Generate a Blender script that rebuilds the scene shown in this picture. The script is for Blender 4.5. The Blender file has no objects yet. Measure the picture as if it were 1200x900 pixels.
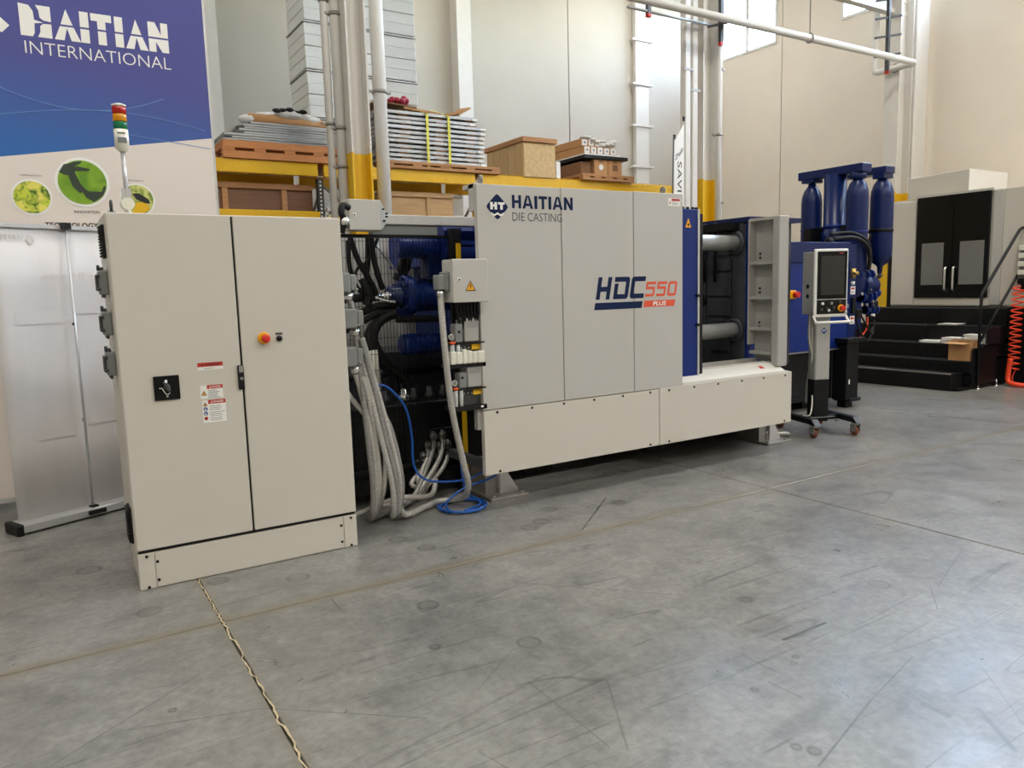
import bpy, bmesh, math, random
from mathutils import Vector, Matrix
random.seed(7)
S = bpy.context.scene
COL = S.collection

# ------------------------------------------------------------------ camera
cam_d = bpy.data.cameras.new('camera'); cam = bpy.data.objects.new('camera', cam_d); COL.objects.link(cam)
cam_d.sensor_fit = 'HORIZONTAL'; cam_d.sensor_width = 36.0; cam_d.lens = 883.34 / 1200 * 36.0
cam_d.clip_start = 0.05; cam_d.clip_end = 200
_r = Vector((0.84770148, -0.52973082, -0.02806179)); _d = Vector((-0.09061393, -0.09247709, -0.99158313)); _f = Vector((0.52267707, 0.84310927, -0.12639396))
cam.matrix_world = Matrix(((_r.x, -_d.x, -_f.x, 0), (_r.y, -_d.y, -_f.y, 0), (_r.z, -_d.z, -_f.z, 1.6), (0, 0, 0, 1)))
S.camera = cam

# ------------------------------------------------------------------ world, lamps' strength, exposure
W = bpy.data.worlds.new('sky'); S.world = W; W.use_nodes = True
_n = W.node_tree.nodes; _bg = _n['Background']
_sky = _n.new('ShaderNodeTexSky'); _sky.sky_type = 'NISHITA'; _sky.sun_disc = False; _sky.sun_elevation = math.radians(48); _sky.sun_rotation = math.radians(200)
_sky.altitude = 100; _sky.dust_density = 2.0
_hs = _n.new('ShaderNodeHueSaturation'); _hs.inputs['Saturation'].default_value = .75      # hazy white daylight
W.node_tree.links.new(_sky.outputs[0], _hs.inputs['Color']); W.node_tree.links.new(_hs.outputs[0], _bg.inputs[0]); _bg.inputs[1].default_value = 8.2
LAMP_W = 150.0; LAMP_ROW = {-4.5: 1.45, 4.2: .80, 12.4: .46}; LAMP_COL = {-6: .8, 0: 1.0, 6: 1.1, 12: 1.5}
S.view_settings.view_transform = 'Standard'; S.view_settings.look = 'None'; S.view_settings.gamma = 1.0
S.view_settings.use_curve_mapping = False
S.view_settings.exposure = 0.6

# ------------------------------------------------------------------ helpers
def lin(c):
    return tuple((x / 255 / 12.92) if x / 255 <= 0.04045 else ((x / 255 + 0.055) / 1.055) ** 2.4 for x in c) + (1.0,)

class NT:
    def __init__(s, m):
        s.t = m.node_tree; s.n = s.t.nodes; s.l = s.t.links; s.b = s.n['Principled BSDF']
    def new(s, ty, **kw):
        n = s.n.new(ty)
        for k, v in kw.items(): setattr(n, k, v)
        return n
    def put(s, v, sock):
        if hasattr(v, 'is_output'): s.l.new(v, sock)
        else: sock.default_value = v
    def math(s, op, a, b=0.0, c=0.0, clamp=False):
        n = s.new('ShaderNodeMath', operation=op, use_clamp=clamp)
        s.put(a, n.inputs[0]); s.put(b, n.inputs[1])
        if len(n.inputs) > 2: s.put(c, n.inputs[2])
        return n.outputs[0]
    def mix(s, f, a, b):
        n = s.new('ShaderNodeMix', data_type='RGBA'); s.put(f, n.inputs[0]); s.put(a, n.inputs[6]); s.put(b, n.inputs[7]); return n.outputs[2]
    def noise(s, vec, scale, detail=3.0, rough=0.55, dist=0.0):
        n = s.new('ShaderNodeTexNoise'); s.put(vec, n.inputs['Vector']); n.inputs['Scale'].default_value = scale
        n.inputs['Detail'].default_value = detail; n.inputs['Roughness'].default_value = rough; n.inputs['Distortion'].default_value = dist
        return n.outputs[0]
    def mapv(s, vec, scale=(1, 1, 1), rot=(0, 0, 0), loc=(0, 0, 0)):
        n = s.new('ShaderNodeMapping'); s.put(vec, n.inputs[0]); n.inputs['Scale'].default_value = scale; n.inputs['Rotation'].default_value = rot; n.inputs['Location'].default_value = loc
        return n.outputs[0]
    def ramp(s, v, a, b, lo=0.0, hi=1.0):
        n = s.new('ShaderNodeMapRange', clamp=True); s.put(v, n.inputs[0])
        for i, x in enumerate((a, b, lo, hi)): n.inputs[i + 1].default_value = x
        return n.outputs[0]
    def pos(s): return s.new('ShaderNodeNewGeometry').outputs['Position']
    def obj(s): return s.new('ShaderNodeTexCoord').outputs['Object']
    def bump(s, h, strength=0.2, dist=0.01):
        n = s.new('ShaderNodeBump'); n.inputs['Strength'].default_value = strength; n.inputs['Distance'].default_value = dist
        s.put(h, n.inputs['Height']); s.l.new(n.outputs[0], s.b.inputs['Normal'])

MATS = {}
def mat(name, col=None, rough=0.5, metal=0.0, var=0.04, scale=6.0, bump=0.0, bscale=60.0, stretch=(1, 1, 1), coat=0.0, spec=0.5):
    if col is None: return MATS[name]
    m = bpy.data.materials.new(name); m.use_nodes = True; t = NT(m)
    v = t.mapv(t.obj(), stretch)
    c = lin(col)
    if var:
        lo = tuple(x * (1 - var * 2) for x in c[:3]) + (1,); hi = tuple(min(1, x * (1 + var * 2)) for x in c[:3]) + (1,)
        t.put(t.mix(t.noise(v, scale), lo, hi), t.b.inputs['Base Color'])
    else: t.b.inputs['Base Color'].default_value = c
    t.b.inputs['Roughness'].default_value = rough; t.b.inputs['Metallic'].default_value = metal
    t.b.inputs['Coat Weight'].default_value = coat; t.b.inputs['Specular IOR Level'].default_value = spec
    if bump: t.bump(t.noise(v, bscale, 2.0), bump, 0.004)
    MATS[name] = m; return m

class MB:
    """collects faces for one mesh; world coordinates"""
    def __init__(s): s.v = []; s.f = []; s.s = []
    def add(s, vs, fs, smooth=False):
        o = len(s.v); s.v += [tuple(v) for v in vs]
        for i, f in enumerate(fs):
            s.f.append(tuple(o + k for k in f)); s.s.append(smooth if isinstance(smooth, bool) else smooth[i])
        return s
    def box(s, x0, x1, y0, y1, z0, z1):
        return s.add([(x0, y0, z0), (x1, y0, z0), (x1, y1, z0), (x0, y1, z0), (x0, y0, z1), (x1, y0, z1), (x1, y1, z1), (x0, y1, z1)],
                     [(0, 3, 2, 1), (4, 5, 6, 7), (0, 1, 5, 4), (1, 2, 6, 5), (2, 3, 7, 6), (3, 0, 4, 7)])
    def bar(s, p0, p1, w, h, up=(0, 0, 1)):
        p0 = Vector(p0); p1 = Vector(p1); d = (p1 - p0).normalized(); u = Vector(up)
        if abs(d.dot(u)) > 0.99: u = Vector((0, 1, 0))
        a = d.cross(u).normalized() * w / 2; b = a.cross(d).normalized() * h / 2
        vs = [p + sa * a + sb * b for p in (p0, p1) for sa, sb in ((-1, -1), (1, -1), (1, 1), (-1, 1))]
        return s.add(vs, [(0, 3, 2, 1), (4, 5, 6, 7), (0, 1, 5, 4), (1, 2, 6, 5), (2, 3, 7, 6), (3, 0, 4, 7)])
    def cyl(s, p0, p1, r0, r1=None, n=16):
        r1 = r0 if r1 is None else r1
        p0 = Vector(p0); p1 = Vector(p1); d = (p1 - p0).normalized()
        u = Vector((0, 0, 1)) if abs(d.z) < 0.9 else Vector((1, 0, 0))
        a = d.cross(u).normalized(); b = a.cross(d).normalized()
        vs = [p + (math.cos(2 * math.pi * k / n) * a + math.sin(2 * math.pi * k / n) * b) * r for p, r in ((p0, r0), (p1, r1)) for k in range(n)]
        fs = [(k, (k + 1) % n, n + (k + 1) % n, n + k) for k in range(n)] + [tuple(range(n))[::-1], tuple(range(n, 2 * n))]
        return s.add(vs, fs, [True] * n + [False, False])
    def lathe(s, prof, base, axis='z', n=20):
        """prof: list of (r, h) from one end to the other; closed with caps"""
        ax = {'z': (Vector((1, 0, 0)), Vector((0, 1, 0)), Vector((0, 0, 1))), 'x': (Vector((0, 1, 0)), Vector((0, 0, 1)), Vector((1, 0, 0))), 'y': (Vector((1, 0, 0)), Vector((0, 0, 1)), Vector((0, 1, 0)))}[axis]
        base = Vector(base); vs = []; fs = []; m = len(prof)
        for r, h in prof:
            for k in range(n):
                t = 2 * math.pi * k / n
                vs.append(base + ax[0] * r * math.cos(t) + ax[1] * r * math.sin(t) + ax[2] * h)
        for i in range(m - 1):
            for k in range(n): fs.append((i * n + k, i * n + (k + 1) % n, (i + 1) * n + (k + 1) % n, (i + 1) * n + k))
        sm = [True] * len(fs) + [False, False]
        fs += [tuple(range(n))[::-1], tuple(range((m - 1) * n, m * n))]
        return s.add(vs, fs, sm)
    def tube(s, pts, r, n=8, sub=0):
        P = [Vector(p) for p in pts]
        if sub:
            Q = []
            for i in range(len(P) - 1):
                a = P[max(i - 1, 0)]; b = P[i]; c = P[i + 1]; d = P[min(i + 2, len(P) - 1)]
                for k in range(sub):
                    t = k / sub
                    Q.append(0.5 * ((2 * b) + (c - a) * t + (2 * a - 5 * b + 4 * c - d) * t * t + (3 * b - a - 3 * c + d) * t ** 3))
            Q.append(P[-1]); P = Q
        vs = []; fs = []; m = len(P); a = None
        for i, p in enumerate(P):
            d = (P[min(i + 1, m - 1)] - P[max(i - 1, 0)]).normalized()
            if a is None:
                u = Vector((0, 0, 1)) if abs(d.z) < 0.9 else Vector((1, 0, 0)); a = d.cross(u).normalized()
            else:
                a = (a - d * a.dot(d)).normalized()
            b = d.cross(a)
            for k in range(n):
                t = 2 * math.pi * k / n; vs.append(p + (a * math.cos(t) + b * math.sin(t)) * r)
        for i in range(m - 1):
            for k in range(n): fs.append((i * n + k, i * n + (k + 1) % n, (i + 1) * n + (k + 1) % n, (i + 1) * n + k))
        sm = [True] * len(fs) + [False, False]
        fs += [tuple(range(n))[::-1], tuple(range((m - 1) * n, m * n))]
        return s.add(vs, fs, sm)
    def prism(s, poly, plane, a, b):
        """poly of 2-D points in plane 'xz','yz','xy', extruded from a to b along the third axis"""
        f = {'xz': lambda p, t: (p[0], t, p[1]), 'yz': lambda p, t: (t, p[0], p[1]), 'xy': lambda p, t: (p[0], p[1], t)}[plane]
        n = len(poly)
        vs = [f(p, a) for p in poly] + [f(p, b) for p in poly]
        return s.add(vs, [tuple(range(n))[::-1], tuple(range(n, 2 * n))] + [(k, (k + 1) % n, n + (k + 1) % n, n + k) for k in range(n)])
    def ball(s, c, r, n=12, m=8, sc=(1, 1, 1)):
        return s.add([(c[0] + sc[0] * r * math.sin(math.pi * j / m) * math.cos(2 * math.pi * k / n), c[1] + sc[1] * r * math.sin(math.pi * j / m) * math.sin(2 * math.pi * k / n), c[2] + sc[2] * r * math.cos(math.pi * j / m)) for j in range(m + 1) for k in range(n)],
                     [(j * n + k, (j + 1) * n + k, (j + 1) * n + (k + 1) % n, j * n + (k + 1) % n) for j in range(m) for k in range(n)], True)
    def xf(s, M):
        s.v = [tuple(M @ Vector(v)) for v in s.v]; return s
    def build(s, name, m, parent=None, bev=0.0, seg=1, kind=None, label=None):
        me = bpy.data.meshes.new(name); L = world_loc(parent) if parent else Vector((0, 0, 0))
        bm = bmesh.new()
        vv = [bm.verts.new((v[0] - L.x, v[1] - L.y, v[2] - L.z)) for v in s.v]
        for f, sm in zip(s.f, s.s):
            try:
                q = bm.faces.new([vv[k] for k in f]); q.smooth = sm
            except ValueError: pass
        bmesh.ops.remove_doubles(bm, verts=bm.verts, dist=1e-6)
        bmesh.ops.recalc_face_normals(bm, faces=bm.faces)
        bm.to_mesh(me); bm.free()
        me.materials.append(MATS[m] if isinstance(m, str) else m)
        o = bpy.data.objects.new(name, me); COL.objects.link(o)
        if parent: o.parent = parent
        if bev:
            b = o.modifiers.new('bevel', 'BEVEL'); b.width = bev; b.segments = seg; b.limit_method = 'ANGLE'; b.angle_limit = math.radians(50)
        if kind: o['kind'] = kind
        if label: o['label'] = label
        return o

def world_loc(o):
    L = Vector((0, 0, 0))
    while o: L += Vector(o.location); o = o.parent
    return L

def thing(name, label, cat, loc, group=None):
    o = bpy.data.objects.new(name, None); COL.objects.link(o); o.location = loc; o.empty_display_size = 0.1
    return tag(o, label, cat, group)
def tag(o, label, cat, group=None):
    o['label'] = label; o['category'] = cat
    if group: o['group'] = group
    return o
def single(name, mb, m, label, cat, group=None, bev=0.0, seg=1):
    """a thing that is one mesh: origin at its base"""
    xs = [v[0] for v in mb.v]; ys = [v[1] for v in mb.v]; zs = [v[2] for v in mb.v]
    L = Vector(((min(xs) + max(xs)) / 2, (min(ys) + max(ys)) / 2, min(zs)))
    mb.xf(Matrix.Translation(-L)); o = mb.build(name, m, None, bev, seg); o.location = L
    return tag(o, label, cat, group)
def copy_tree(o, parent=None):
    c = o.copy(); COL.objects.link(c)
    if parent: c.parent = parent
    for ch in list(o.children): copy_tree(ch, c)
    return c

_tc = {}
def text_poly(s, bold=0.0):
    if (s, bold) in _tc: return _tc[(s, bold)]
    cu = bpy.data.curves.new('t', 'FONT'); cu.body = s; cu.offset = bold; cu.resolution_u = 3
    o = bpy.data.objects.new('t', cu); COL.objects.link(o)
    dg = bpy.context.evaluated_depsgraph_get(); me = bpy.data.meshes.new_from_object(o.evaluated_get(dg))
    vs = [tuple(v.co) for v in me.vertices]; fs = [tuple(p.vertices) for p in me.polygons]
    bpy.data.objects.remove(o); bpy.data.curves.remove(cu); bpy.data.meshes.remove(me)
    x0 = min(v[0] for v in vs); x1 = max(v[0] for v in vs); y0 = min(v[1] for v in vs); y1 = max(v[1] for v in vs)
    _tc[(s, bold)] = ([((v[0] - x0) / (x1 - x0), (v[1] - y0) / (y1 - y0)) for v in vs], fs); return _tc[(s, bold)]
def text(mb, s, x0, x1, z0, z1, place, bold=0.0):
    """flat lettering stretched into the rectangle; place(u, w) -> world point"""
    vs, fs = text_poly(s, bold)
    return mb.add([place(x0 + a * (x1 - x0), z0 + b * (z1 - z0)) for a, b in vs], fs)
def flat(mb, poly, place):
    """one flat printed patch; later patches lie a hair proud of earlier ones (towards -Y or -X)"""
    P = [Vector(place(*p)) for p in poly]; mb.nflat = getattr(mb, 'nflat', 0) + 1
    n = (P[1] - P[0]).cross(P[2] - P[0]); n = Vector((0, 0, 1)) if n.length == 0 else n.normalized()
    if n.y + n.x * .7 > 0 and abs(n.z) < .9: n = -n
    if abs(n.z) >= .9 and n.z < 0: n = -n
    return mb.add([p + n * 2e-5 * mb.nflat for p in P], [tuple(range(len(poly)))])
def FY(y): return lambda u, w: (u, y, w)          # print on a face that looks to -Y
def rect(x0, x1, z0, z1): return [(x0, z0), (x1, z0), (x1, z1), (x0, z1)]
def disc(cx, cz, rx, rz=None, n=28): return [(cx + rx * math.cos(2 * math.pi * k / n), cz + (rz or rx) * math.sin(2 * math.pi * k / n)) for k in range(n)]
def glyph(ch, t=0.26):
    """heavy block capitals as convex polygons in the unit square; t = stem width"""
    if ch == 'H': return [rect(0, t, 0, 1), rect(1 - t, 1, 0, 1), rect(t, 1 - t, .40, .40 + t * .72)]
    if ch == 'I': return [rect(0, 1, 0, 1)]
    if ch == 'T': return [rect(0, 1, 1 - t * .75, 1), rect(.5 - t / 2, .5 + t / 2, 0, 1 - t * .75)]
    if ch == 'N': return [rect(0, t, 0, 1), rect(1 - t, 1, 0, 1), [(t, 1), (t, .58), (1 - t, 0), (1 - t, .42)]]
    if ch == 'A': return [[(0, 0), (t, 0), (.5 + t * .1, 1), (.5 - t * .62, 1)], [(1 - t, 0), (1, 0), (.5 + t * .62, 1), (.5 - t * .1, 1)], [(.2, .20), (.8, .20), (.72, .40), (.28, .40)]]
def word(mb, s, x0, x1, z0, z1, place, gap=.10, t=.27):
    w = {'H': .80, 'A': .95, 'I': .27, 'T': .78, 'N': .84}
    tot = sum(w[c] for c in s) + gap * (len(s) - 1); k = (x1 - x0) / tot; x = x0
    for c in s:
        tt = t / w[c] * .85 if c != 'I' else 1
        for p in glyph(c, tt): flat(mb, [(x + a * w[c] * k, z0 + b * (z1 - z0)) for a, b in p], place)
        x += (w[c] + gap) * k
    return mb
# ------------------------------------------------------------------ materials
mat('cream', (206, 200, 188), .42, var=.012, scale=2, spec=.4)
mat('panel_grey', (190, 187, 180), .42, var=.012, scale=2, spec=.4)
mat('sill_white', (206, 203, 195), .4, var=.01)
mat('frame_grey', (168, 166, 160), .5, var=.02)
mat('box_grey', (128, 130, 128), .5, var=.05, scale=20)
mat('dark_grey', (62, 63, 64), .5, var=.05)
mat('black', (11, 12, 14), .45, var=.1, spec=.3)
mat('black_panel', (9, 10, 13), .5, var=.1, spec=.3)
mat('black_gloss', (7, 9, 13), .2, var=0, spec=.3)
mat('rubber', (11, 11, 12), .55, var=.1, spec=.35)
mat('blue', (10, 40, 112), .38, var=.06, spec=.32)
mat('navy', (8, 29, 82), .32, var=.06, spec=.38)
mat('platen', (56, 58, 64), .5, var=.15, scale=9)
mat('chrome', (230, 230, 228), .26, .95, var=0)
mat('tie_chrome', (215, 214, 210), .3, .6, var=0)
mat('steel', (165, 165, 162), .35, .8, var=.06)
mat('galvanised', (176, 178, 178), .42, .65, var=.10, scale=14)
mat('silver', (200, 200, 200), .35, .5, var=.04)
mat('dull_steel', (150, 146, 140), .5, .55, var=.08, scale=30)
mat('yellow', (228, 178, 8), .45, var=.05)
mat('amber', (240, 170, 10), .4, var=.03)
mat('orange', (232, 88, 40), .45, var=.03)
mat('red', (200, 30, 24), .4, var=.03)
mat('white', (228, 226, 220), .5, var=.02)
mat('paper', (232, 230, 224), .7, var=.04)
mat('pipe_white', (214, 210, 202), .45, var=.03)
mat('wall_paint', (186, 179, 167), .8, var=.035, scale=1.2, bump=.05, bscale=25)
mat('wall_paint_end', (230, 219, 203), .8, var=.03, scale=1.2, bump=.05, bscale=25)
mat('joint', (120, 115, 108), .9, var=.05)
mat('ceiling_paint', (225, 223, 218), .8, var=.03)
mat('frame_white', (225, 224, 220), .5, var=.02)
mat('wood', (176, 128, 84), .75, var=.16, scale=5, stretch=(1, 8, 8), bump=.15, bscale=20)
mat('wood_orange', (196, 130, 78), .75, var=.14, scale=5, stretch=(1, 8, 8), bump=.15, bscale=20)
mat('plywood', (205, 172, 122), .7, var=.12, scale=7, stretch=(5, 5, 1))
mat('osb', (204, 174, 124), .75, var=.22, scale=16)
mat('crate_brown', (122, 88, 66), .8, var=.12, scale=4, stretch=(1, 6, 8))
mat('crate_tan', (186, 152, 108), .75, var=.12, scale=4, stretch=(1, 6, 8))
mat('cardboard', (184, 138, 92), .8, var=.06, scale=8)
mat('cardboard_dark', (128, 92, 62), .8, var=.10, scale=8)
mat('strap', (214, 206, 70), .5, var=.03)
mat('pink_wrap', (176, 44, 70), .3, var=.3, scale=30)
mat('film', (222, 222, 218), .25, var=.08, scale=20)
mat('foam_white', (214, 216, 212), .55, var=.05, scale=3, stretch=(1, 1, 6))
mat('hose_blue', (22, 84, 170), .35, var=.04)
mat('coil_orange', (236, 70, 34), .4, var=.05)
mat('brown_wheel', (112, 56, 34), .5, var=.06)
mat('brass', (190, 160, 90), .35, .8, var=.05)
mat('ink_navy', (12, 30, 70), .65, var=0, spec=.2)
mat('ink_orange', (226, 82, 48), .5, var=0)
mat('ink_black', (28, 28, 30), .55, var=0)
mat('ink_red', (186, 46, 36), .55, var=0)
mat('ink_white', (238, 236, 230), .55, var=0)
mat('ink_grey', (120, 120, 120), .55, var=0)
mat('ink_blue', (30, 70, 140), .55, var=0)
mat('ink_faint', (222, 217, 213), .6, var=0)
mat('ink_light_blue', (96, 132, 190), .55, var=0)
mat('plastic_white', (226, 224, 210), .35, var=.02)

def conduit_mat(name, col):
    m = bpy.data.materials.new(name); m.use_nodes = True; t = NT(m)
    v = t.obj(); n = t.noise(t.mapv(v, (60, 60, 220)), 1.0, 1.0)
    t.put(t.mix(n, lin(tuple(int(c * .62) for c in col)), lin(tuple(min(255, int(c * 1.18)) for c in col))), t.b.inputs['Base Color'])
    t.b.inputs['Roughness'].default_value = .45; t.b.inputs['Metallic'].default_value = .45; t.bump(n, .4, .003); MATS[name] = m
conduit_mat('braid', (196, 193, 186)); conduit_mat('braid_dark', (158, 156, 152))

def split_mat(name, low, high, z, rough=.5):
    """painted column: safety yellow up to height z, white above"""
    m = bpy.data.materials.new(name); m.use_nodes = True; t = NT(m)
    p = t.pos(); sx = t.new('ShaderNodeSeparateXYZ'); t.l.new(p, sx.inputs[0])
    n = t.noise(t.mapv(p, (1, 1, .25)), 5.0)
    a = t.mix(n, tuple(x * .9 for x in lin(high)[:3]) + (1,), lin(high)); b = t.mix(n, tuple(x * .8 for x in lin(low)[:3]) + (1,), lin(low))
    t.put(t.mix(t.math('LESS_THAN', sx.outputs[2], z), a, b), t.b.inputs['Base Color']); t.b.inputs['Roughness'].default_value = rough; MATS[name] = m
split_mat('column_paint', (232, 184, 14), (212, 207, 198), 3.25)

def lens(name, col):
    m = mat(name, col, .12, var=0); b = m.node_tree.nodes['Principled BSDF']; b.inputs['Transmission Weight'].default_value = .25
lens('lens_red', (196, 26, 20)); lens('lens_amber', (240, 160, 8)); lens('lens_green', (8, 128, 84))
def clear(name, col, rough=.05):
    m = bpy.data.materials.new(name); m.use_nodes = True; b = m.node_tree.nodes['Principled BSDF']
    b.inputs['Base Color'].default_value = lin(col); b.inputs['Transmission Weight'].default_value = 1.0; b.inputs['Roughness'].default_value = rough; b.inputs['IOR'].default_value = 1.45; MATS[name] = m
clear('bowl', (225, 228, 225)); MATS['bowl'].node_tree.nodes['Principled BSDF'].inputs['Transmission Weight'].default_value = .35
def thin_glass():
    m = bpy.data.materials.new('pane_glass'); m.use_nodes = True; n = m.node_tree.nodes; l = m.node_tree.links
    out = n['Material Output']; tr = n.new('ShaderNodeBsdfTransparent'); gl = n.new('ShaderNodeBsdfGlossy'); gl.inputs['Roughness'].default_value = .02
    mx = n.new('ShaderNodeMixShader'); mx.inputs[0].default_value = .06; tr.inputs[0].default_value = (.93, .96, .96, 1)
    l.new(tr.outputs[0], mx.inputs[1]); l.new(gl.outputs[0], mx.inputs[2]); l.new(mx.outputs[0], out.inputs[0]); MATS['pane_glass'] = m
thin_glass()

def floor_mat():
    m = bpy.data.materials.new('concrete_floor'); m.use_nodes = True; t = NT(m)
    p = t.pos()
    big = t.noise(p, .55, 4.0, .6, .6); mid = t.noise(p, 2.2, 5.0, .65, .8); fine = t.noise(p, 26.0, 3.0, .6); grain = t.noise(p, 160.0, 2.0)
    c = t.mix(t.ramp(big, .30, .70), lin((100, 100, 98)), lin((142, 139, 133)))
    c = t.mix(t.ramp(mid, .34, .68, 0, .7), c, lin((136, 133, 127)))
    cloud = t.noise(t.mapv(p, (1, 1, 1), (0, 0, .4), (3.3, 1.7, 0)), .9, 6.0, .66, .3)
    c = t.mix(t.ramp(cloud, .46, .64, 0, .62), c, lin((74, 74, 74)))
    blotch = t.noise(t.mapv(p, (1, 1, 1), (0, 0, 0), (9.1, 4.2, 0)), 3.4, 6.0, .7, .2)
    c = t.mix(t.ramp(blotch, .48, .64, 0, .6), c, lin((76, 76, 74)))
    c = t.mix(t.ramp(t.noise(p, 7.0, 6.0, .78), .36, .66, 0, .5), c, lin((158, 156, 150)))
    c = t.mix(t.ramp(fine, .38, .68, 0, .42), c, lin((84, 84, 81)))
    c = t.mix(t.ramp(grain, .55, .8, 0, .16), c, lin((184, 183, 178)))
    # dusty brown bands along the saw cuts
    sj = t.new('ShaderNodeSeparateXYZ'); t.l.new(p, sj.inputs[0])
    wj = t.noise(p, 9.0, 3.0)
    for sock, at, w, k in ((sj.outputs[1], 3.8, .075, .75), (sj.outputs[0], .63, .05, .45), (sj.outputs[0], 4.67, .012, .3)):
        dj = t.math('ADD', t.math('ABSOLUTE', t.math('SUBTRACT', sock, at)), t.math('MULTIPLY', t.math('SUBTRACT', wj, .5), w * .8))
        c = t.mix(t.ramp(dj, w * .25, w, k, 0), c, lin((116, 107, 88)))
    # long thin scratches in several directions
    for i, (ang, sc, th) in enumerate(((.5, 1.0, .0035), (2.2, .8, .003), (1.2, 1.4, .003), (2.8, 1.1, .0035), (.9, .7, .003), (1.7, 1.8, .003))):
        v = t.mapv(p, (sc * .16, sc * 3.0, 1), (0, 0, ang), (i * 7.3, i * 3.1, 0))
        n = t.noise(v, .9, 1.0, .4, .15); line = t.math('SUBTRACT', 1.0, t.ramp(t.math('ABSOLUTE', t.math('SUBTRACT', n, .5)), 0, th))
        gate = t.ramp(t.noise(p, 1.1 + .3 * i, 2.0), .48, .58)
        c = t.mix(t.math('MULTIPLY', t.math('MULTIPLY', line, gate), .6), c, lin((56, 56, 54)))
    # ring stains and short rubber marks left on the slab
    sx = t.new('ShaderNodeSeparateXYZ'); t.l.new(p, sx.inputs[0]); X, Y = sx.outputs[0], sx.outputs[1]
    wob = t.noise(p, 14.0, 2.0)
    def dist(x, y):
        a = t.math('SUBTRACT', X, x); b = t.math('SUBTRACT', Y, y)
        return t.math('SQRT', t.math('ADD', t.math('MULTIPLY', a, a), t.math('MULTIPLY', b, b)))
    for x, y, r, w in STAINS:
        ring = t.math('SUBTRACT', 1.0, t.ramp(t.math('ABSOLUTE', t.math('SUBTRACT', dist(x, y), r)), 0, w))
        fill = t.math('MULTIPLY', t.math('SUBTRACT', 1.0, t.ramp(dist(x, y), r * .7, r * 1.1)), .35)
        k = t.math('MULTIPLY', t.math('MAXIMUM', ring, fill), t.ramp(wob, .3, .62, .25, .85)); c = t.mix(k, c, lin((58, 57, 54)))
    for x0, y0, x1, y1, w, a in MARKS:
        dx, dy = x1 - x0, y1 - y0; L = math.hypot(dx, dy); dx /= L; dy /= L
        px = t.math('SUBTRACT', X, x0); py = t.math('SUBTRACT', Y, y0)
        al = t.math('ADD', t.math('MULTIPLY', px, dx), t.math('MULTIPLY', py, dy)); ac = t.math('ABSOLUTE', t.math('SUBTRACT', t.math('MULTIPLY', px, dy), t.math('MULTIPLY', py, dx)))
        k = t.math('MULTIPLY', t.math('SUBTRACT', 1.0, t.ramp(ac, w * .3, w)), t.math('MULTIPLY', t.math('GREATER_THAN', al, 0.0), t.math('LESS_THAN', al, L)))
        c = t.mix(t.math('MULTIPLY', k, t.ramp(wob, .25, .55, .5 * a, min(1, a * 1.25))), c, lin((40, 40, 40)))
    t.put(c, t.b.inputs['Base Color'])
    t.put(t.ramp(mid, .3, .7, .27, .40), t.b.inputs['Roughness']); t.b.inputs['Specular IOR Level'].default_value = .85
    t.bump(t.math('ADD', t.math('MULTIPLY', fine, .5), mid), .06, .004); MATS['concrete_floor'] = m
# (x, y, radius, softness) and (x0, y0, x1, y1, width, strength), metres on the floor
STAINS = [(3.58, 5.35, 0.06, 0.025), (3.68, 5.64, 0.05, 0.02), (3.01, 4.38, 0.05, 0.015), (3.29, 4.24, 0.04, 0.012), (2.8, 4.18, 0.055, 0.02), (2.66, 4.12, 0.05, 0.02), (3.51, 4.21, 0.05, 0.018), (4.3, 3.52, 0.04, 0.02), (1.75, 2.74, 0.05, 0.016), (1.11, 4.16, 0.055, 0.02), (0.72, 4.38, 0.05, 0.018), (0.34, 4.15, 0.055, 0.018), (1.92, 4.17, 0.05, 0.015), (1.55, 3.38, 0.05, 0.018), (1.84, 4.43, 0.05, 0.02), (3.61, 2.22, 0.05, 0.012), (1.38, 2.95, 0.02, 0.02), (2.08, 1.56, 0.015, 0.01), (2.11, 1.51, 0.02, 0.012), (2.26, 1.89, 0.012, 0.012), (2.61, 1.97, 0.012, 0.01), (2.56, 1.94, 0.011, 0.01), (-0.27, 4.57, 0.012, 0.01), (0.3, 3.07, 0.012, 0.01), (2.9, 2.49, 0.025, 0.03), (0.11, 5.03, 0.06, 0.02)]
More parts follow.
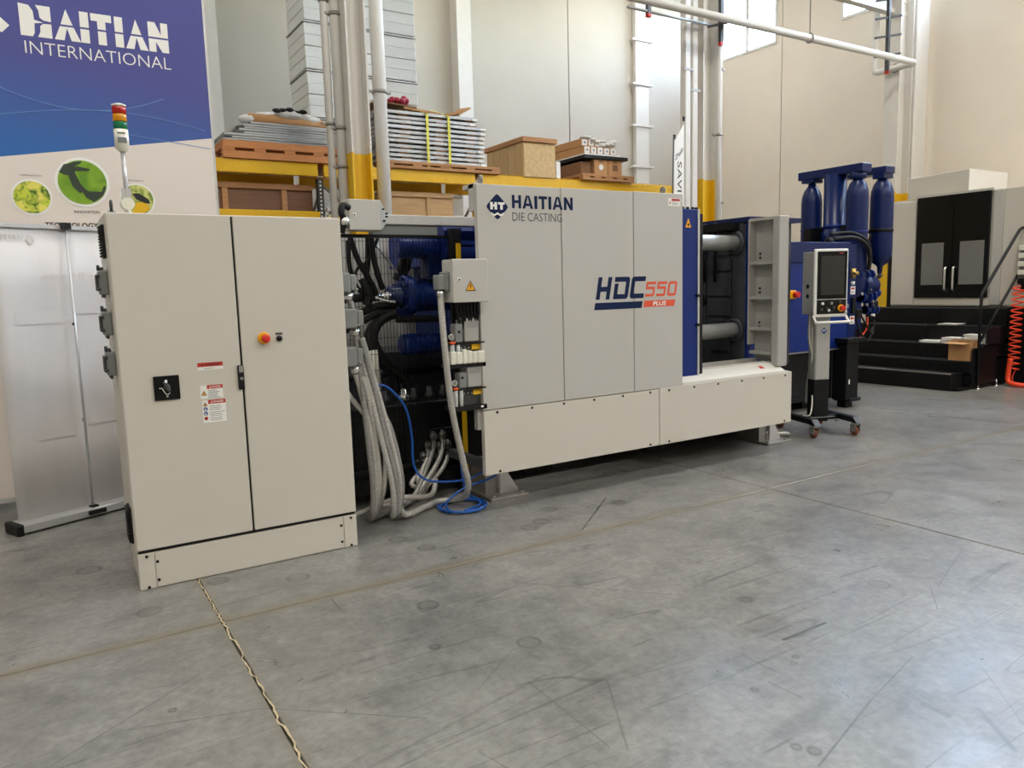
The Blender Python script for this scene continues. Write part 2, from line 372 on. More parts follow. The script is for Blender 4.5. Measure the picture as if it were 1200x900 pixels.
MARKS = [(2.69, 2.1, 3.0, 2.1, 0.012, 0.9), (2.9, 3.86, 3.52, 4.37, 0.008, 0.8), (3.54, 2.4, 3.85, 2.38, 0.008, 0.7), (2.06, 3.39, 2.65, 2.75, 0.005, 0.5), (2.62, 3.04, 2.33, 2.98, 0.004, 0.4), (1.17, 3.77, 1.16, 3.59, 0.006, 0.6), (-0.11, 2.93, 0.44, 3.31, 0.005, 0.45), (0.14, 3.02, 0.6, 2.88, 0.004, 0.5), (0.6, 2.88, 1.1, 2.45, 0.004, 0.5), (0.01, 3.36, 0.75, 3.18, 0.004, 0.35), (2.05, 1.45, 2.56, 1.59, 0.006, 0.5), (2.56, 1.59, 3.01, 1.69, 0.004, 0.45), (3.24, 2.87, 3.93, 2.94, 0.004, 0.4), (5.0, 4.54, 4.84, 3.99, 0.006, 0.5), (1.56, 2.46, 1.55, 1.92, 0.004, 0.4), (1.83, 2.28, 1.59, 1.87, 0.007, 0.35), (2.44, 2.09, 2.44, 1.93, 0.004, 0.6), (2.35, 1.9, 2.36, 1.75, 0.004, 0.5), (1.5, 1.93, 2.07, 2.09, 0.03, 0.15), (0.8, 2.29, 1.65, 2.46, 0.012, 0.25), (0.9, 2.24, 1.89, 2.42, 0.01, 0.2), (3.79, 2.05, 3.55, 1.88, 0.004, 0.5), (3.82, 2.03, 4.46, 2.24, 0.004, 0.5), (3.79, 1.89, 4.45, 1.99, 0.004, 0.4), (2.85, 1.43, 3.08, 1.42, 0.006, 0.4), (2.69, 1.47, 2.69, 1.36, 0.02, 0.3), (2.83, 1.34, 2.66, 1.13, 0.015, 0.35), (3.16, 1.49, 2.85, 1.19, 0.004, 0.35), (1.35, 2.51, 1.66, 2.73, 0.004, 0.3), (0.16, 4.62, 0.48, 4.76, 0.006, 0.5), (1.2, 2.0, 1.16, 2.16, 0.006, 0.3), (2.23, 2.06, 2.27, 1.81, 0.06, 0.16), (2.07, 1.63, 2.49, 1.68, 0.05, 0.2)]
floor_mat()

# ------------------------------------------------------------------ the hall
XW, YW, XL, YF, ZC = 15.8, 15.0, -11.0, -9.0, 10.0
fl = MB().box(XL - .3, XW + .3, YF - .3, YW + .3, -.25, -.014).build('floor', mat('dusty_joint', (84, 78, 64), .9, var=.2, scale=30), kind='structure')
xs = [XL] + [x for x in (.63 + 4.04 * k for k in range(-2, 4)) if XL < x < XW] + [XW]
ys = [YF] + [y for y in (3.8 + 4.04 * k for k in range(-3, 3)) if YF < y < YW] + [YW]
for i in range(len(xs) - 1):
    for j in range(len(ys) - 1):
        g = .0055
        MB().box(xs[i] + g, xs[i + 1] - g, ys[j] + g, ys[j + 1] - g, -.014, 0).build('slab', 'concrete_floor', fl, bev=.004)
q = MB(); rj = random.Random(11); yy = -2.0; px = .63; left = []
while yy < 4.6:
    w = rj.uniform(.002, .0055); nx = .63 + rj.uniform(-.008, .008); left.append((nx, yy, w)); yy += rj.uniform(.018, .04)
for (xa, ya, wa), (xb, yb, wb2) in zip(left, left[1:]): q.add([(xa - wa, ya, .0008), (xa + wa, ya, .0008), (xb + wb2, yb, .0008), (xb - wb2, yb, .0008)], [(0, 1, 2, 3)])
q.build('joint_filler', mat('pale_filler', (188, 172, 140), .9, var=.2, scale=40), fl)
MB().box(XL - .3, XW + .3, YF - .3, YW + .3, ZC, ZC + .2).build('ceiling', 'ceiling_paint', kind='structure')
wb = MB().box(XL - .3, XW + .3, YW + .02, YW + .25, 0, ZC).build('wall_back', 'joint', kind='structure')
bx = [XL, -6.8, -.9, 5.1, 11.12, XW]
for i in range(5): MB().box(bx[i] + .01, bx[i + 1] - .01, YW, YW + .02, .005, ZC - .005).build('wall_panel', 'wall_paint', wb, bev=.006)
MB().box(XL - .3, XL, YF, YW, 0, ZC).build('wall_left', 'wall_paint', kind='structure')
MB().box(XL, XW, YF - .3, YF, 0, ZC).build('wall_front', 'wall_paint', kind='structure')
# end wall with high windows
wins = [(12.8, 14.62), (9.25, 11.05), (5.9, 8.3), (2.0, 4.4), (-2.0, .3)]
ZS, ZT = 7.32, 9.3
we = MB()
we.box(XW + .02, XW + .25, YF, YW, 0, ZS); we.box(XW + .02, XW + .25, YF, YW, ZT, ZC)
edges = [YF] + [v for w in sorted(wins) for v in w] + [YW]
for i in range(0, len(edges), 2): we.box(XW + .02, XW + .25, edges[i], edges[i + 1], ZS, ZT)
we = we.build('wall_right', 'joint', kind='structure')
jy = [YF, -5.5, .5, 6.58, 12.66, YW]
for i in range(5):
    a, b = jy[i] + .01, jy[i + 1] - .01
    m = MB().box(XW, XW + .02, a, b, .005, ZS).box(XW, XW + .02, a, b, ZT, ZC - .005)
    cuts = sorted([(max(a, w[0]), min(b, w[1])) for w in wins if w[0] < b and w[1] > a]); e = [a] + [v for w in cuts for v in w] + [b]
    for k in range(0, len(e), 2): m.box(XW, XW + .02, e[k], e[k + 1], ZS, ZT)
    m.build('wall_panel', 'wall_paint_end', we)
for k, (a, b) in enumerate(wins):
    w = MB()
    for z0, z1 in ((ZS, ZS + .06), (ZT - .06, ZT)): w.box(XW - .03, XW + .15, a, b, z0, z1)
    for y0, y1 in ((a, a + .06), (b - .06, b), ((a + b) / 2 - .05, (a + b) / 2 + .05)): w.box(XW - .03, XW + .15, y0, y1, ZS + .06, ZT - .06)
    w = w.build('window_%d' % (k + 1), 'frame_white', kind='structure')
    for y0, y1 in ((a + .06, (a + b) / 2 - .05), ((a + b) / 2 + .05, b - .06)): MB().box(XW + .06, XW + .066, y0, y1, ZS + .06, ZT - .06).build('pane', 'pane_glass', w)
# pilasters on the back wall
MB().box(2.93, 3.14, 14.7, 15.0, 0, ZC).build('trim_1', 'pipe_white', kind='structure')
MB().box(8.0, 8.34, 14.7, 15.0, 0, ZC).build('trim_2', 'pipe_white', kind='structure')
# high-bay lamps under the ceiling (outside the frame, they light the hall)
def lamp(x, y, i, power):
    t = thing('high_bay_lamp', 'square white high bay lamp hanging under the hall ceiling', 'lamp', (x, y, 9.5), 'high bay lamps under the ceiling')
    MB().box(x - .7, x + .7, y - .7, y + .7, 9.5, 9.58).build('housing', 'frame_white', t); MB().cyl((x, y, 9.58), (x, y, 10.0), .02, n=8).build('hanger', 'steel', t)
    d = bpy.data.lights.new('lamp_light', 'AREA'); d.shape = 'SQUARE'; d.size = 1.3; d.energy = power; d.color = (1.0, .975, .91)
    o = bpy.data.objects.new('lamp_light', d); COL.objects.link(o); o.parent = t; o.location = (0, 0, -.01)
i = 0
for x in (-6, 0, 6, 12):
    for y in (-4.5, 4.2, 12.4):
        lamp(x, y, i, LAMP_W * LAMP_ROW[y] * LAMP_COL[x]); i += 1

# ------------------------------------------------------------------ building columns and pipes
def hcol(t, x0, x1, y0, y1, tf=.022, m='column_paint'):
    MB().box(x0, x0 + tf, y0, y1, 0, ZC).box(x1 - tf, x1, y0, y1, 0, ZC).box(x0 + tf, x1 - tf, (y0 + y1) / 2 - .008, (y0 + y1) / 2 + .008, 0, ZC).build('column_shaft', m, t)
    MB().box(x0 - .08, x1 + .08, y0 - .08, y1 + .08, 0, .025).build('base_plate', m, t)
t = thing('steel_column', 'white steel building column with yellow foot behind the tall grey cabinet', 'column', (3.42, 8.9, 0))
hcol(t, 3.30, 3.55, 8.76, 9.03)
c1 = t
def downpipe(x, y, r, label, sq=False, z0=0.0, clamps=(), z1=ZC, cap=None):
    t = thing('wall_pipe', label, 'pipe', (x, y, z0))
    if sq: MB().box(x - r, x + r, y - r, y + r, z0, z1).build('pipe_shaft', 'pipe_white', t, bev=.015)
    else: MB().cyl((x, y, z0), (x, y, z1), r, n=20).build('pipe_shaft', 'pipe_white', t)
    for z in clamps:
        m = MB().box(x - r - .04, x + r + .04, y - r - .012, y - r, z - .015, z + .015) if sq else MB().cyl((x, y, z - .02), (x, y, z + .02), r + .012, n=20)
        if not sq: m.box(x - r - .06, x + r + .06, y - .015, y + .015, z - .012, z + .012)
        m.build('pipe_clamp', 'dull_steel', t)
    return t
downpipe(3.14, 9.02, .045, 'thin white pipe left of the yellow footed column behind the cabinet', clamps=(3.6, 5.0))
downpipe(3.255, 8.98, .062, 'white downpipe close beside the left flange of the near column', clamps=(3.1, 3.55, 4.85))
downpipe(3.745, 8.9, .082, 'white downpipe right of the near yellow footed column', clamps=(4.0,))
t = thing('steel_column', 'white steel building column with yellow foot seen past the right end of the machine', 'column', (9.4, 9.0, 0))
hcol(t, 9.19, 9.50, 8.85, 9.12)
downpipe(9.53, 8.86, .055, 'pipe with yellow foot on the right flange of the far column', clamps=(2.5, 3.95)).children[0].data.materials[0] = MATS['column_paint']
downpipe(9.67, 8.95, .04, 'thin white conduit right of the far yellow footed column', clamps=(2.9, 5.0))
downpipe(8.90, 8.95, .062, 'white square downpipe furthest left at the far column', True, clamps=(4.9,))
downpipe(9.06, 8.95, .06, 'white square downpipe touching the far column', True, clamps=(4.6, 5.6))
t = thing('steel_column', 'white steel building column in the hall corner behind the blue gas bottles', 'column', (14.7, 9.0, 0))
hcol(t, 14.42, 14.86, 8.82, 9.12)
downpipe(15.2, 9.05, .22, 'broad white square downpipe beside the corner column', True, clamps=())
t = thing('wall_pipe', 'broad white square pipe on the back wall held by clamp brackets', 'pipe', (13.3, 14.9, 0)); MB().box(13.08, 13.52, 14.86, 14.99, 0, ZC).build('pipe_shaft', 'pipe_white', t, bev=.015)
for z in (4.55, 5.55, 6.55, 7.6): MB().box(12.96, 13.64, 14.82, 14.855, z - .025, z + .025).box(12.98, 13.02, 14.855, 14.99, z - .02, z + .02).box(13.58, 13.62, 14.855, 14.99, z - .02, z + .02).build('clamp_bracket', 'pipe_white', t)
# girt and sprinkler run
single('roof_girt', MB().box(12.6, 15.5, 8.95, 9.1, 6.62, 6.70).box(12.6, 15.5, 9.02, 9.04, 6.70, 6.86).box(12.6, 15.5, 8.95, 9.1, 6.86, 6.90), 'pipe_white', 'pale steel girt spanning to the corner column at the top right', 'beam')
t = thing('sprinkler_pipe', 'long white sprinkler pipe running overhead and bending down at the corner column', 'pipe', (14.4, 8.5, 5.59))
MB().tube([(2.0, 8.5, 5.59), (14.3, 8.5, 5.59), (14.37, 8.52, 5.59), (14.4, 8.58, 5.59), (14.4, 9.24, 5.59), (14.4, 9.3, 5.61), (14.4, 9.32, 5.68), (14.4, 9.32, ZC)], .06, 14).build('pipe_run', 'pipe_white', t)
for x in (4.9, 11.3): MB().tube([(x, 8.5, 5.66), (x, 8.5, 10.0)], .009, 6).build('hanger_rod', 'dull_steel', t); MB().tube([(x + .0, 8.5 + .075 * math.cos(a), 5.59 + .075 * math.sin(a)) for a in [k * math.pi / 8 for k in range(17)]], .012, 6).build('hanger_ring', 'dull_steel', t)
MB().tube([(14.4, 8.9 + .075 * math.cos(a), 5.59 + .075 * math.sin(a)) for a in [k * math.pi / 8 for k in range(17)]], .014, 6).build('hanger_ring', 'dull_steel', t)
single('cable_conduit', MB().tube([(7.6, 8.8, 5.58), (9.35, 8.8, 5.58)], .022, 8), 'galvanised', 'thin grey conduit between the clamp pipe and the far column', 'pipe')
def strut(x, y, z0, z1, arms, label, w):
    t = thing('cable_strut', label, 'strut', (x, y, z0)); MB().box(x - .03, x + .03, y - .03, y + .03, z0, z1).build('upright', 'dark_grey', t)
    for z in arms: MB().bar((x - w, y + .1, z - .03), (x + w, y - .1, z + .05), .05, .03).build('arm', 'dark_grey', t)
    MB().box(x - .03, x + .03, y - .03, y + .03, z0 - .05, z0 + .0).build('end_cap', 'red', t, label='red end cap'); return t
strut(13.82, 8.7, 5.42, 6.9, (5.69, 6.03, 6.36, 6.68), 'dark cable strut with cross arms hanging by the corner column', .24)
strut(9.37, 8.66, 5.30, 6.9, (5.56,), 'dark perforated strut with red tip on the far column', .18)
strut(8.0, 8.8, 5.55, 7.0, (), 'short dark strut with red tip beside the clamp pipe at top', .1)
# ------------------------------------------------------------------ printed backdrop behind the cabinet
BY = 6.8
def print_mat():
    m = bpy.data.materials.new('backdrop_print'); m.use_nodes = True; t = NT(m)
    p = t.pos(); sx = t.new('ShaderNodeSeparateXYZ'); t.l.new(p, sx.inputs[0]); X, Z = sx.outputs[0], sx.outputs[2]
    blue = t.mix(t.ramp(t.math('ADD', Z, t.math('MULTIPLY', X, .18)), 2.75, 3.45), lin((38, 98, 168)), lin((72, 74, 142)))
    edge = t.math('ADD', 2.683, t.math('MULTIPLY', X, .164))
    t.put(t.mix(t.math('LESS_THAN', Z, edge), blue, lin((226, 216, 206))), t.b.inputs['Base Color']); t.b.inputs['Roughness'].default_value = .55; MATS['backdrop_print'] = m
print_mat()
t = thing('banner_wall', 'large blue and white printed backdrop wall behind the roll-up banner', 'backdrop', (0, BY, 0))
MB().box(-2.2, 1.345, BY, BY + .03, .12, 4.6).build('printed_cloth', 'backdrop_print', t)
MB().box(1.345, 1.362, BY - .002, BY + .04, .0, 4.62).box(-2.24, -2.2, BY - .005, BY + .04, 0, 4.62).box(-2.2, 1.345, BY + .0, BY + .04, 4.6, 4.62).box(-2.2, 1.345, BY, BY + .04, .08, .12).build('edge_frame', 'silver', t)
MB().box(.9, 1.3, BY - .3, BY + .5, 0, .02).box(-2.1, -1.7, BY - .3, BY + .5, 0, .02).build('foot_plate', 'dark_grey', t)
pl = FY(BY - .002); m = MB()
# block lettering in two cut halves
def cutword(m, x0, x1, z0, z1):
    w = [('A', 136, 240), ('I', 243, 280), ('T', 290, 378), ('I', 390, 426), ('A', 436, 532), ('N', 538, 628)]
    k = (x1 - x0) / 628; H = z1 - z0; zc = z0 + H * .46; g = H * .03
    lo = lambda L, z: [(x0 + a * k, z0 + b * H) for a, b in L]
    # H with the curved notch
    for P in ([(0, 0), (42, 0), (50, .12), (52, .42), (84, .47), (52, .53), (50, .80), (36, .97), (0, 1)], [(60, 1), (112, 1), (112, .52), (84, .54), (72, .62), (70, .84)], [(60, 0), (112, 0), (112, .45), (84, .44), (72, .36), (70, .16)]): flat(m, lo([(a * 1.12, b) for a, b in P], 0), pl)
    for c, a, b in w:
        s = b - a
        if c == 'I': Q = [[(a, .5), (b, .5), (b, 1), (a, 1)], [(a, 0), (b, 0), (b, .44), (a, .44)]]
        elif c == 'T': Q = [[(a, .76), (b, .76), (b, 1), (a, 1)], [(a + s * .3, .5), (a + s * .7, .5), (a + s * .7, .77), (a + s * .3, .77)], [(a + s * .3, 0), (a + s * .7, 0), (a + s * .7, .44), (a + s * .3, .44)]]
        elif c == 'A': Q = [[(a + s * .26, .5), (a + s * .74, .5), (a + s * .5, 1.0)], [(a - s * .02, 0), (a + s * .36, 0), (a + s * .5, .40), (a + s * .5, .44), (a + s * .23, .44)], [(b + s * .02, 0), (b - s * .36, 0), (b - s * .5, .40), (b - s * .5, .44), (b - s * .23, .44)]]
        else: Q = [[(a, .5), (a + s * .4, .5), (a + s * .4, .62), (a + s * .62, .5), (b, .5), (b, 1), (b - s * .38, 1), (b - s * .38, .64), (a + s * .32, 1), (a, 1)][:0] or [(a, .5), (a + s * .7, .5), (a + s * .36, 1), (a, 1)], [(b - s * .36, .56), (b - s * .3, .5), (b, .5), (b, 1), (b - s * .36, 1)], [(a, 0), (a + s * .36, 0), (a + s * .36, .44), (a, .44)], [(b, 0), (b, .44), (b - s * .72, .44), (b - s * .34, 0)]]
        for P in Q: flat(m, lo(P, 0), pl)
cutword(m, .068, 1.07, 3.54, 3.765)
text(m, 'INTERNATIONAL', .085, 1.075, 3.415, 3.505, pl, -.012)
m.build('lettering', 'ink_white', t)
cz_ = 3.596; cx_ = -.187; m = MB()
flat(m, [(cx_ + .19, cz_), (cx_ + .05, cz_ + .135), (cx_, cz_ + .155), (cx_ - .05, cz_ + .135), (cx_ - .19, cz_), (cx_ - .12, cz_ - .075), (cx_ - .05, cz_ - .045), (cx_ + .05, cz_ - .075), (cx_ + .12, cz_ - .045), (cx_ + .14, cz_ - .055)], pl); flat(m, [(cx_ - .10, cz_ - .095), (cx_ - .05, cz_ - .065), (cx_ + .05, cz_ - .095), (cx_ + .11, cz_ - .07), (cx_, cz_ - .155)], pl); flat(m, [], pl) if False else None
em = m.build('emblem', 'ink_white', t); m = MB(); word(m, 'HT', cx_ - .11, cx_ + .125, cz_ - .02, cz_ + .085, FY(BY - .0035), .12, .36); m.build('emblem_mark', mat('ink_indigo', (72, 74, 142), .55, var=0), em)
m = MB()
def ribbon(m, f, x0, x1, w, n=30):
    for k in range(n):
        a = x0 + (x1 - x0) * k / n; b = x0 + (x1 - x0) * (k + 1) / n
        flat(m, [(a, f(a)), (b, f(b)), (b, f(b) + w), (a, f(a) + w)], pl)
ribbon(m, lambda x: 3.04 + .42 * (x - .42) ** 2, -.5, 1.0, .007); ribbon(m, lambda x: 2.86 + .16 * math.sin(x * 1.6 + .4) - .05 * x + .06, -.2, 1.3, .006); ribbon(m, lambda x: 2.95 - .11 * (x - .1), .6, 1.33, .005)
m.build('printed_curve', 'ink_light_blue', t)
def picture(name, cx, cz, r, kind):
    mt = bpy.data.materials.new(name); mt.use_nodes = True; q = NT(mt); p = q.pos()
    n1 = q.noise(p, {'leaf': 22, 'gecko': 5, 'bee': 14}[kind], 2.0, .5, 1.0)
    if kind == 'leaf': c = q.mix(q.ramp(n1, .38, .6), lin((36, 92, 24)), lin((196, 206, 60))); c = q.mix(q.ramp(q.noise(p, 9.0), .5, .62), c, lin((226, 216, 96)))
    elif kind == 'gecko': c = q.mix(q.ramp(n1, .3, .7), lin((92, 140, 20)), lin((150, 186, 44)))
    else: c = q.mix(q.ramp(n1, .4, .6), lin((120, 140, 40)), lin((206, 206, 120)))
    q.put(c, q.b.inputs['Base Color']); q.b.inputs['Roughness'].default_value = .55
    MB_ = MB(); flat(MB_, disc(cx, cz, r * 1.13, n=36), pl); r1 = MB_.build('picture_rim', 'ink_white', t)
    p2 = FY(BY - .004); M2 = MB(); flat(M2, disc(cx, cz, r, n=36), p2); pic = M2.build('printed_picture', mt, t)
    p3 = FY(BY - .006); M3 = MB()
    if kind == 'gecko':
        u = lambda L: [(cx + a * r, cz + b * r) for a, b in L]
        for P in (u([(-.92, .42), (-.7, .78), (-.35, .86), (-.2, .6), (-.35, .3), (-.7, .3)]), u([(-.62, .5), (-.3, .5), (-.1, -.05), (.1, -.35), (-.15, -.5), (-.42, -.2)]), u([(-.2, -.1), (.2, -.4), (.75, -.4), (.88, -.1), (.96, -.2), (.8, -.58), (.4, -.88), (.1, -.7)]), u([(-.3, .5), (.3, .52), (.36, .62), (-.2, .72)]), u([(-.3, .7), (.0, .86), (.04, .96), (-.35, .9)])): flat(M3, P, p3)
        M3.build('printed_lizard', mat('ink_lizard', (46, 58, 44), .55, var=.2, scale=12), pic)
    if kind == 'bee':
        flat(M3, [(cx + a * r, cz + b * r) for a, b in ((-.4, -.9), (.3, -.92), (.75, -.6), (.5, -.1), (-.1, -.2))], p3); M3.build('printed_flower', 'yellow', pic)
        M4 = MB(); flat(M4, [(cx + a * r, cz + b * r) for a, b in ((-.3, .4), (.1, .45), (.7, .05), (.8, -.25), (.4, -.2), (-.1, .05))], FY(BY - .008)); M4.build('printed_bee', 'ink_black', pic)
picture('leaf_print', .03, 2.375, .118, 'leaf'); picture('gecko_print', .372, 2.5, .165, 'gecko'); picture('bee_print', .745, 2.382, .115, 'bee')
m = MB(); text(m, 'INNOVATION', .295, .468, 2.265, 2.287, pl, .008); text(m, 'COMMUNICATION', -.03, .105, 2.53, 2.541, pl); text(m, 'EFFICIENCY', .69, .80, 2.525, 2.536, pl); text(m, 'TECHNOLOGY TO THE POINT', .095, .82, 2.150, 2.193, pl, .02); m.build('caption', 'ink_black', t)

# ------------------------------------------------------------------ roll-up banner seen from behind
RM = Matrix.Translation((.2, 6.36, 0)) @ Matrix.Rotation(math.radians(24), 4, 'Z')
t = thing('roll_up_banner', 'white roll-up banner seen from its back with silver foot and centre pole', 'banner', (.2, 6.36, 0))
def banner_mat():
    m = bpy.data.materials.new('banner_back'); m.use_nodes = True; q = NT(m); o = q.obj()
    q.put(q.mix(q.noise(q.mapv(o, (3, 3, .5), (0, .5, 0)), 1.5, 2.0), lin((204, 199, 197)), lin((224, 220, 217))), q.b.inputs['Base Color']); q.b.inputs['Roughness'].default_value = .5
    q.bump(q.noise(q.mapv(o, (2, 2, .4), (0, .6, 0)), 2.0, 1.0), .5, .02); MATS['banner_back'] = m
banner_mat()
RB = lambda: MB()
RB().box(-.53, .53, -.10, .09, .012, .075).xf(RM).build('foot_housing', 'silver', t, bev=.012, seg=2)
for s in (-1, 1): RB().box(s * .53 - .025, s * .53 + .025, -.105, .095, .0, .08).xf(RM).build('end_cap', 'rubber', t, bev=.01)
sh = MB()
N = 14
for k in range(N + 1):
    x = -.50 + 1.0 * k / N
    for z in (.07, .6, 1.2, 1.7, 2.115):
        sh.v.append((x, 0.0, z))
for k in range(N):
    for j in range(4): sh.f.append((k * 5 + j, k * 5 + 5 + j, k * 5 + 6 + j, k * 5 + 1 + j)); sh.s.append(True)
sh = sh.xf(RM).build('banner_sheet', 'banner_back', t); md = sh.modifiers.new('thick', 'SOLIDIFY'); md.thickness = .003
RB().box(-.505, .505, -.018, .014, 2.10, 2.132).xf(RM).build('top_rail', 'silver', t, bev=.006)
pole = RB().tube([(-.02, -.06, .03), (.0, -.03, 2.12)], .0085, 10).xf(RM).build('pole', 'silver', t)
for z in (.72, 1.42): RB().cyl((-.013, -.05 + .01 * z, z), (-.013, -.05 + .01 * z, z + .02), .0105).xf(RM).build('pole_joint', 'dark_grey', pole)
RB().box(-.03, .03, -.05, .0, 2.105, 2.15).xf(RM).build('pole_hook', 'rubber', t)
RB().box(-.075, .045, -.125, -.08, .03, .06).box(-.04, .01, -.09, -.04, .055, .085).xf(RM).build('pole_socket', 'rubber', t)
# the print showing through, mirrored
pp = lambda u, w: tuple(RM @ Vector((u, -.004, w)))
m = MB(); text(m, 'Jupiter II Series', .42, -.20, 1.735, 1.80, pp); m.build('mirrored_lettering', 'ink_faint', sh)
m = MB(); text(m, 'HAITIAN', -.275, -.49, 2.025, 2.055, pp, .02); m.build('mirrored_lettering', 'ink_faint', sh); m = MB(); text(m, 'INTERNATIONAL', -.275, -.49, 2.005, 2.016, pp); m.build('mirrored_lettering', 'ink_faint', sh)
m = MB(); flat(m, [(-.265, 2.025), (-.235, 2.065), (-.205, 2.025), (-.235, 1.985)], pp); m.build('mirrored_emblem', 'ink_faint', sh)
for r_ in (rect(-.38, -.08, 1.44, 1.53), rect(.02, .25, 1.50, 1.62), rect(-.3, -.05, .62, .70), rect(.04, .3, .68, .76)): m = MB(); flat(m, r_, pp); m.build('mirrored_picture', mat('ink_fainter', (214, 209, 206), .55, var=0) if 'ink_fainter' not in MATS else 'ink_fainter', sh)

# blue cart far behind the roll-up banner at the left border
t = thing('equipment_cart', 'dark blue and black cart on the floor far behind the left border', 'cart', (-.95, 9.2, 0))
MB().box(-1.5, -.40, 8.9, 9.6, .5, .92).build('cart_body', 'navy', t, bev=.01); MB().box(-1.5, -.42, 8.92, 9.58, .12, .5).build('cart_base', 'black', t); MB().box(-1.5, -.40, 8.88, 8.91, .17, .2).build('kick_rail', 'steel', t); MB().box(-1.5, -1.4, 8.95, 9.5, 0, .12).build('leg', 'black', t); MB().box(-.55, -.45, 8.95, 9.5, 0, .12).build('leg', 'black', t)

# ------------------------------------------------------------------ pallet rack with its loads
RZ = 3.27
t = thing('pallet_rack', 'yellow pallet rack behind the machine with beams and perforated uprights', 'rack', (5.5, 10.5, 0))
for x in (.9, 3.30, 5.66, 9.75):
    for y in (10.02, 11.02):
        u = MB(); ymat = 'yellow' if x > 5 else 'dark_grey'
        u.box(x - .04, x + .04, y - .03, y - .026, 0, 3.9 if x < 1 else 3.1)
        u.box(x - .04, x - .036, y - .03, y + .04, 0, 3.1).box(x + .036, x + .04, y - .03, y + .04, 0, 3.1)
        u = u.build('upright', ymat, t)
        if y < 10.5:
            hs = MB()
            for k in range(16): hs.box(x - .012, x + .012, y - .032, y - .0305, 2.3 + k * .05, 2.325 + k * .05)
            hs.build('slot_row', 'black' if x > 5 else 'pipe_white', u, kind='stuff')
    MB().bar((x, 10.02, 2.95), (x, 11.0, 2.2), .03, .03).bar((x, 10.02, 1.3), (x, 11.0, 2.1), .03, .03).build('brace', 'dull_steel', t)
single('round_strut_end', MB().tube([(3.33, 10.02, 3.02), (3.55, 9.7, 2.72)], .018, 8).lathe([(.02, 0), (.045, .0), (.045, .03), (.02, .03)], (3.56, 9.68, 2.69), 'y', 16), 'dull_steel', 'round grey strut end beside the near column under the rack beam', 'strut')
for y in (9.95, 11.05):
    for x0, x1 in ((.94, 3.26), (3.34, 5.62), (5.70, 9.71)):
        MB().box(x0, x1, y - .02, y + .03, RZ - .15, RZ - .01).box(x0, x1, y - .02, y + .005, RZ - .01, RZ + .015).build('beam', 'yellow', t, bev=.006)
for x0, x1 in ((.94, 3.26), (3.34, 5.62), (5.70, 9.71)):
    dk = MB()
    n = int((x1 - x0) / .1)
    for k in range(n): dk.box(x0 + .05 + k * .1, x0 + .056 + k * .1, 9.95, 11.05, RZ - .012, RZ - .006)
    for k in range(6): dk.box(x0, x1, 10.0 + k * .2, 10.006 + k * .2, RZ - .012, RZ - .006)
    for k in range(int((x1 - x0) / .06)): dk.box(x0 + .03 + k * .06, x0 + .042 + k * .06, 9.925, 9.945, RZ + .015, RZ + .03)
    dk.build('wire_deck', 'galvanised' if x1 < 5.7 else 'yellow', t, kind='stuff')
for y in (9.95, 11.05): MB().box(.94, 3.26, y - .02, y + .03, 2.56, 2.67).build('beam', 'yellow', t, bev=.006)
for x0, x1 in ((3.34, 5.62), (5.70, 9.71)):
    for y in (9.95, 11.05): MB().box(x0, x1, y - .02, y + .03, 2.5, 2.62).build('beam', 'yellow', t, bev=.006)
dk = MB()
for x0, x1, z in ((.94, 3.26, 2.655), (3.34, 5.62, 2.605), (5.7, 9.71, 2.605)):
    for k in range(int((x1 - x0) / .3)): dk.box(x0 + .05 + k * .3, x0 + .25 + k * .3, 9.95, 11.05, z, z + .012)
dk.build('lower_deck', 'wood', t, kind='stuff')

ORD = ['first', 'second', 'third', 'fourth', 'fifth', 'sixth', 'seventh', 'eighth', 'ninth', 'tenth', 'eleventh']
def from_top(k, n): return 'topmost' if k == n - 1 else 'lowest' if k == 0 else ORD[n - 1 - k] + ' from the top'
def pallet(x0, x1, y0, y1, z, label, m='wood_orange', h=.2):
    t = thing('wooden_pallet', label, 'pallet', ((x0 + x1) / 2, (y0 + y1) / 2, z))
    n = 7; w = (y1 - y0) / n; bh = h * .42 if h > .15 else h * .4
    for k in range(n): MB().box(x0, x1, y0 + k * w, y0 + k * w + w * .8, z + h - bh, z + h).build('deck_board', m, t, bev=.004)
    for k in range(3):
        y = y0 + k * (y1 - y0 - .09) / 2
        MB().box(x0, x1, y, y + .09, z, z + bh).build('bottom_board', m, t, bev=.004)
        for x in ([x0 + i * (x1 - x0 - .14) / 4 for i in range(5)]): MB().box(x, x + .14, y, y + .09, z + bh, z + h - bh).build('block', m, t)
    return t
pallet(2.08, 3.72, 9.9, 10.95, RZ + .017, 'orange brown wooden pallet under the low frame stack left of the near column', h=.215)
pallet(4.18, 6.02, 9.88, 10.95, RZ + .017, 'thin brown wooden pallet under the tall strapped frame stack', 'wood', h=.10)
